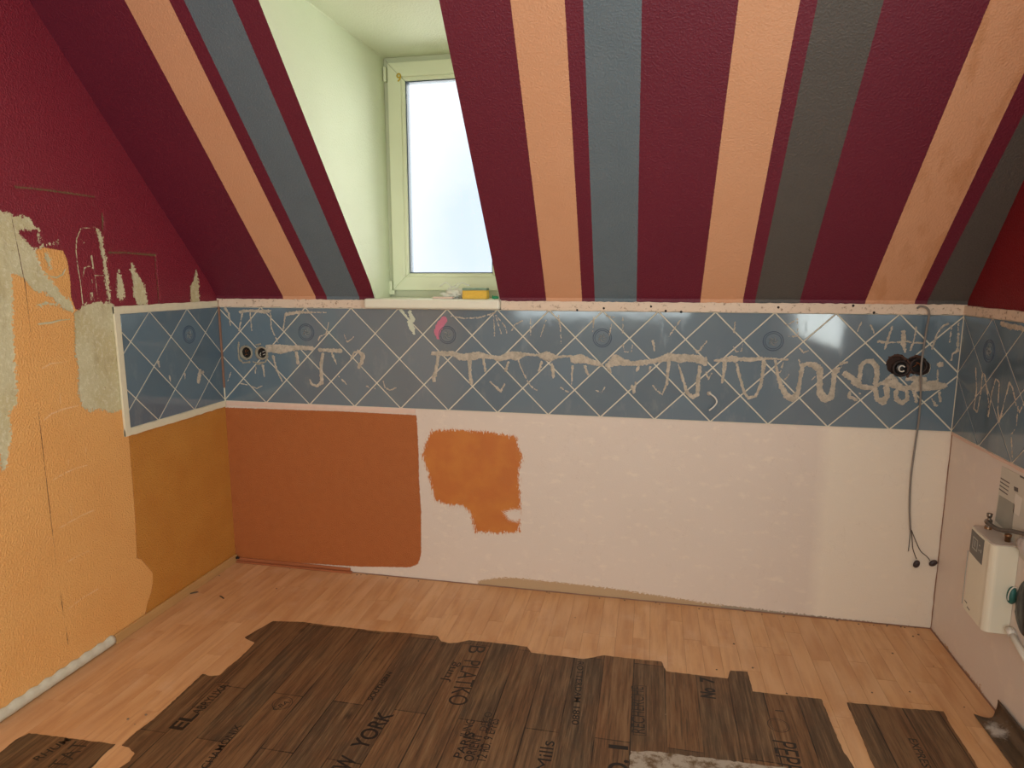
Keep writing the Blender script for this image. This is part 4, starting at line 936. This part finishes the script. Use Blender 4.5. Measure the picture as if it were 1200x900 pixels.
printed('12 RD. 9 EPPES', (569, 893), (585, 844), .032, vm, om, M_INK, .006)
printed('NO. 1', (736, 928), (735, 868), .060, vm, om, M_INK, .03)
printed('RECHERCHE', (756, 861), (754, 806), .046, vm, om, M_INKF)
printed('EL', (213, 857), (233, 838), .052, vm, om, M_INK, .03); printed('ABRYLIXA', (233, 838), (269, 804), .034, vm, om, M_INK, .01)
printed('CHAMONIX', (243, 902), (284, 851), .026, vm, om, M_INK, .01)
printed('CBA', (322, 834), (340, 824), .020, vm, om, M_INKF, .01); ring((331, 825), .036, vm, om)
printed('ROTTERDAM 1880', (677, 776), (670, 850), .024, vm, om, M_INK, .01)
printed('PEPPER', (905, 868), (917, 925), .075, vm, om, M_INKF); ring((912, 851), .036, vm, om, m=M_INKF)
printed('I', (908, 833), (910, 838), .03, vm, om, M_INKF)
printed('No 7', (838, 820), (836, 796), .050, vm, om, M_INK, .04)
printed('Jung', (524, 800), (538, 777), .034, vm, om, M_INK)
printed('Mills', (644, 905), (650, 870), .045, vm, om, M_INK)
printed('SOUTHERN', (436, 822), (460, 789), .020, vm, om, M_INK, .03)
printed('RHUM', (45, 893), (84, 868), .030, vl, ol, M_INK, .01); printed('TAT', (74, 902), (106, 871), .055, vl, ol, M_INKF)
printed('EXPRESS', (1064, 866), (1084, 905), .026, vr, orr, M_INK, .01)
# frames printed round some words
def boxframe(q, vin, org):
    P_ = p_floor(q); bm = bmesh.new()
    for i in range(4):
        a, c_ = P_[i], P_[(i+1) % 4]; L = np.linalg.norm(c_-a); nn = np.array([-(c_-a)[1], (c_-a)[0]])/L*.0011
        bm.faces.new([bm.verts.new((p[0]-org[0], p[1]-org[1], .0034)) for p in (a-nn, c_-nn, c_+nn, a+nn)])
    bmesh.ops.recalc_face_normals(bm, faces=bm.faces); bmo('printed_frame', bm, M_INK, vin)
boxframe([(225, 829), (253, 800), (269, 801), (240, 832)], vm, om)
boxframe([(742, 862), (744, 804), (757, 805), (757, 863)], vm, om)
# curled strip along the right wall
n_, k_ = 22, 16; bm = bmesh.new(); vtx = []
for i in range(n_+1):
    y_ = -.612-.75*i/n_; row = []
    for j in range(k_+1):
        s_ = j/k_; xl = 3.315-.006*i/n_*0; wd = .094; th = max(0, s_-.52)/.48*1.42; flat = min(s_, .52)*wd
        R_ = .48*wd/1.42*1.0; x_ = xl+flat+R_*math.sin(th)*1.0; z_ = .003+R_*(1-math.cos(th))*2.0
        yy = y_+(.020*math.sin(math.pi*min(1, s_/.75))-.0 if i == 0 else .020*math.sin(math.pi*min(1, s_/.75))*(1-i/n_)**3) * -1 + .05*(s_**4)*(1-i/n_)**4*.4
        lift = .004*math.sin(s_*3.1)*(1-i/n_)
        row.append((Vector((x_, yy, z_+lift)), Vector((-math.sin(th), 0, math.cos(th)))))
    vtx.append(row)
vi = [[[bm.verts.new(p+nn*d_-Vector((3.36, -.98, 0))) for p, nn in r] for r in vtx] for d_ in (0, .0022)]
for i in range(n_):
    for j in range(k_):
        bm.faces.new((vi[1][i][j], vi[1][i+1][j], vi[1][i+1][j+1], vi[1][i][j+1])); bm.faces.new((vi[0][i][j], vi[0][i][j+1], vi[0][i+1][j+1], vi[0][i+1][j]))
for i in range(n_):
    bm.faces.new((vi[0][i][0], vi[0][i+1][0], vi[1][i+1][0], vi[1][i][0])); bm.faces.new((vi[0][i][k_], vi[1][i][k_], vi[1][i+1][k_], vi[0][i+1][k_]))
for j in range(k_):
    bm.faces.new((vi[0][0][j], vi[1][0][j], vi[1][0][j+1], vi[0][0][j+1])); bm.faces.new((vi[0][n_][j], vi[0][n_][j+1], vi[1][n_][j+1], vi[1][n_][j]))
bmesh.ops.recalc_face_normals(bm, faces=bm.faces)
b = NB('dark_vinyl_with_dust', .42, .4)
n2 = b.noise(40, 5, .65, (1, .16, 1)); col = b.mix(b.mr(n2, .4, .65), lin(92, 72, 52), lin(58, 46, 36))
gx = b.n('ShaderNodeSeparateXYZ'); b.l(b.pos, gx.inputs[0])
dd = b.math('SQRT', b.math('ADD', b.math('POWER', b.math('MULTIPLY', b.math('SUBTRACT', gx.outputs[0], 3.348), 1.5), 2), b.math('POWER', b.math('SUBTRACT', gx.outputs[1], -.70), 2)))
dm = b.mr(b.math('ADD', dd, b.math('MULTIPLY', b.math('SUBTRACT', b.noise(50, 5, .7), .5), .1)), .05, .015)
col = b.mix(b.math('MULTIPLY', dm, .75), col, lin(206, 200, 194))
cv = bmo('vinyl_sheet', bm, b.done(col, b.bump(n2, .15, .001)), None, True); cv.location = (3.36, -.98, 0)
tag(cv, 'dark vinyl offcut curling up against the right wall, dusty white corner', 'vinyl flooring', 'remains of dark vinyl flooring')

# debris on the laminate
M_SLIV = simple('dark_wood_sliver', (92, 78, 58), .7, .3, 60, .3, 100)
for px_, ang, L, lab in (((226.5, 695.5), .75, .045, 'dark wood sliver near the wooden baseboard, left of the other sliver'), ((260, 700.5), -.5, .04, 'dark wood sliver lying right of its neighbour near the left wall')):
    c_ = p_floor([px_])[0]; bm = bmesh.new(); add_tube(bm, [(-L/2, 0, .003), (-L*.2, .001, .0035), (L*.3, 0, .0035), (L/2, 0, .003)], [.0022, .0032, .0032, .002], 6)
    o = bmo('wood_sliver', bm, M_SLIV); o.location = (c_[0], c_[1], 0); o.rotation_euler.z = ang; tag(o, lab, 'splinter', 'wood slivers on the laminate')
bm = bmesh.new(); random.seed(5)
spots = [(263, 665), (257, 675), (840, 785), (882, 783), (1094, 781), (1046, 766), (1066, 811), (1022, 812), (860, 755), (674, 724), (780, 838), (150, 843), (171, 838), (158, 849), (1130, 829), (324, 690), (1070, 746), (1076, 744), (922, 813), (190, 665)]
spots += [(random.uniform(250, 1090), 0) for _ in range(40)]
for sp in spots:
    if sp[1] == 0: a_ = (p_back([(sp[0], 700)])[0][0], random.uniform(-.03, -.004))
    else: a_ = p_floor([sp])[0]
    r = random.uniform(.0018, .0042); vs = bmesh.ops.create_icosphere(bm, subdivisions=1, radius=r)['verts']
    for v in vs: v.co = Vector((v.co.x*random.uniform(.8, 1.6)+a_[0], v.co.y*random.uniform(.8, 1.5)+a_[1], v.co.z*.6+r*.5))
o = bmo('plaster_crumbs', bm, simple('plaster_crumb', (150, 128, 106), .9, .5, 300, 0), fl); o['kind'] = 'stuff'

# ================================================================== WATER HEATER
M_HT = simple('white_enamelled_case', (230, 226, 208), .3, .04, 6, 0)
hz0, hz1 = .302, .622; ya, yb = -.392, -.588; xw = W-.001; xf = 3.322
t = empty('water_heater', (xw, (ya+yb)/2, hz0)); tag(t, 'small white wall-mounted water heater with grey display on the right wall', 'heater')
O_ = Vector((xw, (ya+yb)/2, hz0))
def plan(inset=0):
    pts = [(xw, ya-inset), (3.345+inset, ya-inset)]
    for k in range(7): s_ = k/6; pts.append((3.336-.010*math.sin(s_*1.5)+inset, ya-.012-(.145)*s_))
    for k in range(1, 7): a = k/6*math.pi/2; pts.append((xf+inset+.022*(1-math.cos(a)), yb+.024-.024*math.sin(a)+inset*(k/6)))
    pts.append((xw, yb+inset)); return pts
def prism(pl, z0_, z1_, bev=0):
    bm = bmesh.new(); lo = [bm.verts.new(Vector((x, y, z0_))-O_) for x, y in pl]; hi = [bm.verts.new(Vector((x, y, z1_))-O_) for x, y in pl]; n = len(pl)
    for k in range(n): bm.faces.new((lo[k], lo[(k+1) % n], hi[(k+1) % n], hi[k]))
    bm.faces.new(lo[::-1]); bm.faces.new(hi); bmesh.ops.recalc_face_normals(bm, faces=bm.faces)
    if bev: bmesh.ops.bevel(bm, geom=[e for e in bm.edges if abs(e.verts[0].co.z-e.verts[1].co.z) < 1e-6], offset=bev, segments=2, affect='EDGES', profile=.5)
    return bm
case = bmo('case', prism(plan(), hz0, hz1-.004, .002), M_HT, t)
bmo('lid', prism(plan(.002), hz1-.0038, hz1, .0015), simple('lid_grey_beige', (206, 190, 178), .45, .05, 6, 0), t)
# display panel wraps the far part of the front
def front_x(y):
    s_ = (ya-.012-y)/.145; return 3.336-.010*math.sin(max(0, min(1, s_))*1.5)
def frontpatch(name, ya_, yb_, za_, zb_, off, m, parent, n=8, sl=0):
    bm = bmesh.new(); g = []
    for i in range(n+1):
        y_ = ya_+(yb_-ya_)*i/n; x_ = front_x(y_)-off
        g.append([bm.verts.new(Vector((xx, y_, zz))-O_) for xx, zz in ((front_x(y_)+.0005, za_+sl*i/n), (x_, za_+sl*i/n), (x_, zb_), (front_x(y_)+.0005, zb_))])
    for a, c_ in zip(g, g[1:]):
        for k in range(4): bm.faces.new((a[k], a[(k+1) % 4], c_[(k+1) % 4], c_[k]))
    bm.faces.new(g[0]); bm.faces.new(g[-1][::-1]); bmesh.ops.recalc_face_normals(bm, faces=bm.faces); return bmo(name, bm, m, parent)
M_DG = simple('dark_grey_panel', (92, 92, 90), .35, .1, 10, 0); M_LG = simple('light_grey_symbol', (176, 178, 172), .4, .1, 10, 0)
dp = frontpatch('display_panel', ya-.014, ya-.128, hz1-.098, hz1-.012, .0014, M_DG, t, sl=-.004)
def sq(y0_, y1_, z0_, z1_): frontpatch('display_symbol', ya-y0_, ya-y1_, hz1-z0_, hz1-z1_, .0020, M_LG, dp, 3)
sq(.036, .040, .074, .030); sq(.078, .082, .074, .030); sq(.036, .082, .034, .030); sq(.036, .082, .074, .070)
sq(.050, .053, .064, .040); sq(.060, .063, .064, .040); sq(.094, .104, .044, .040); sq(.094, .104, .062, .058); sq(.112, .118, .064, .052)
sq(.002, .0045, .31, .10)
for k in range(2): frontpatch('case_marking', ya-.02-.03*k, ya-.045-.03*k, hz0+.030-.012*k, hz0+.034-.012*k, .0008, M_DG, case, 3)
M_STEEL = simple('dull_chrome', (150, 140, 130), .3, .3, 60, 0, metal=.85); M_BRASS = simple('worn_brass', (166, 128, 96), .35, .3, 60, 0, metal=.8)
def fitting(name, x, y, prof, m, parent): 
    bm = bmesh.new(); add_lathe(bm, prof, 12, Matrix.Translation(Vector((x, y, hz1))-O_)); return bmo(name, bm, m, parent, True)
v1 = fitting('valve', 3.376, -.428, [(.0001, 0), (.010, 0), (.010, .012), (.007, .014), (.007, .020), (.011, .022), (.011, .034), (.006, .037), (.006, .044), (.009, .046), (.009, .058), (.0001, .060)], M_STEEL, t)
fitting('valve_base', 3.376, -.428, [(.0115, 0), (.0115, .009), (.009, .010)], M_BRASS, v1)
v2 = fitting('pipe_stub', 3.385, -.545, [(.0001, 0), (.009, 0), (.009, .018), (.0105, .018), (.0105, .026), (.006, .026), (.006, .012), (.0001, .012)], M_BRASS, t)
# braided hose: rests on the valve, own thing
pt = [Vector((3.366, -.436, .652)), Vector((3.364, -.462, .652)), Vector((3.364, -.505, .653)), Vector((3.364, -.55, .662)), Vector((3.366, -.61, .682)), Vector((3.376, -.70, .70)), Vector((3.38, -.82, .71))]
th_ = t; pt0 = O_
sp_ = smooth_path([p-pt0 for p in pt], 12); bm = bmesh.new(); add_tube(bm, sp_, [.0068+.0007*(i % 2) for i in range(len(sp_))], 10); hs = bmo('flexible_hose', bm, simple('grey_braid', (118, 110, 104), .45, .5, 400, .5, 400, metal=.5), th_, True); hs['label'] = 'grey braided water hose'
bm = bmesh.new(); add_tube(bm, sp_[:8:2], .0095, 8); bmo('hose_nut', bm, M_STEEL, hs, True)
# instruction sheet and paper bag on the wall
def wallpoly(name, px, off, th, m, parent=None, o_=None):
    P_ = p_right(px); bm = bmesh.new(); o_ = o_ if o_ is not None else Vector((W, P_[:, 0].mean(), P_[:, 1].mean()))
    lo = [bm.verts.new(Vector((W-off, a, c_))-o_) for a, c_ in P_]; hi = [bm.verts.new(Vector((W-off-th, a, c_))-o_) for a, c_ in P_]; n = len(px)
    for k in range(n): bm.faces.new((lo[k], lo[(k+1) % n], hi[(k+1) % n], hi[k]))
    bm.faces.new(lo[::-1]); bm.faces.new(hi); bmesh.ops.recalc_face_normals(bm, faces=bm.faces)
    o = bmo(name, bm, m, parent)
    if not parent: o.location = o_
    return o, o_
M_PAP = simple('greyish_printed_paper', (206, 202, 190), .7, .08, 20, .1, 60); M_PIC = simple('grey_photo_print', (164, 164, 154), .6, .25, 16, 0); M_TXT = simple('grey_print_ink', (96, 90, 88), .7, .1, 60, 0)
sh, so = wallpoly('instruction_sheet', [(1175, 546), (1240, 580), (1232, 690), (1165, 620), (1170, 585)], .001, .001, M_PAP)
tag(sh, 'printed instruction sheet with grey pictures taped above the water heater', 'poster')
wallpoly('printed_picture', [(1172, 580), (1190, 591), (1186, 628), (1167, 610)], .0021, .0004, M_PIC, sh, so)
wallpoly('printed_picture', [(1191, 578), (1199, 584), (1195, 605), (1188, 600)], .0021, .0004, M_WHT, sh, so)
for k in range(4): wallpoly('text_line', [(1173.5-.6*k, 559.5+4.2*k), (1184-.8*k, 566+4.4*k), (1184-.8*k, 567.3+4.4*k), (1173.5-.6*k, 560.9+4.2*k)], .0021, .0003, M_TXT, sh, so)
wallpoly('printed_picture', [(1189, 570), (1194, 572), (1194, 577), (1189.5, 575)], .0021, .0004, M_TXT, sh, so)
wallpoly('text_line', [(1196, 557), (1206, 562), (1206, 564), (1196, 559)], .0021, .0003, M_TXT, sh, so)
# items at the very edge: bag, dark gap filler, pipe and cap
def bag(name, c_, s_, m, label, cat, seed, parts):
    random.seed(seed); bm = bmesh.new(); bmesh.ops.create_icosphere(bm, subdivisions=4, radius=1)
    for v in bm.verts:
        a = math.atan2(v.co.y, v.co.x); k = 1+.10*math.sin(9*a+3*v.co.z)+.05*math.sin(17*a-5*v.co.z)+.03*math.sin(23*v.co.z)
        top = 1-.35*max(0, v.co.z)**2
        v.co = Vector((v.co.x*k*top*s_[0], v.co.y*k*top*s_[1], v.co.z*s_[2]))
        v.co.x = min(v.co.x, W-.003-c_[0])
    t = empty(name, c_); tag(t, label, cat); bmo('bag_body', bm, m, t, True)
    bm = bmesh.new(); add_tube(bm, [(0, 0, s_[2]*.92), (.004, .004, s_[2]*1.02), (0, .012, s_[2]*1.12)], [.010, .006, .014], 8); bmo('bag_knot', bm, m, t, True)
    return t
M_BAGW = simple('white_plastic_film', (206, 200, 200), .35, .12, 30, .5, 50); M_GAPB = simple('dark_gap_black', (22, 22, 24), .3, .3, 30, .6, 60)
bag('plastic_bag', (3.388, -.66, .645), (.011, .060, .035), M_BAGW, 'crumpled whitish plastic bag hanging right of the water heater, at the frame edge', 'bag', 3, 0)
bag('dark_gap_filler', (3.392, -.69, .455), (.008, .062, .100), M_GAPB, 'black shape filling the dark gap beside the water heater above a white pipe', 'bag', 4, 0)  # bag-shaped black lump added where the gap beside the heater is dark
t = empty('waste_pipe', (3.389, -.645, .322)); tag(t, 'white plastic waste pipe sloping down at the right edge, below the black shape', 'pipe')
bm = bmesh.new(); add_tube(bm, [(0.0, .03, .012), (0, -.06, -.022), (0, -.30, -.115)], .0105, 12); bmo('pipe_run', bm, M_WHT, t, True)
bm = bmesh.new(); add_tube(bm, [(0, .032, .013), (0, .008, .004)], .014, 12); bmo('pipe_socket', bm, M_WHT, t, True)
cp = hit([(1186, 698)], (0, 1, 0), yb-.006)[0]
t = empty('teal_cap', cp); tag(t, 'round teal plastic cap with a white rim clipped to the heater side', 'cap')
RC = Matrix.Rotation(math.radians(90), 4, 'X') @ Matrix.Rotation(.12, 4, 'Z')
bm = bmesh.new(); add_lathe(bm, [(.0001, .013), (.012, .011), (.017, .004), (.018, -.004)], 20, RC)
for v in bm.verts: v.co.z *= 1.75; v.co.x *= .85
bmo('cap_body', bm, simple('teal_plastic', (44, 110, 104), .45, .35, 60, .5, 80), t, True)
bm = bmesh.new(); pts = [(.018*math.cos(a)*.95, -.012, .036*math.sin(a)) for a in [math.radians(-20+10*k) for k in range(23)]]; add_tube(bm, pts, .0022, 6); bmo('cap_rim', bm, M_WHT, t, True)
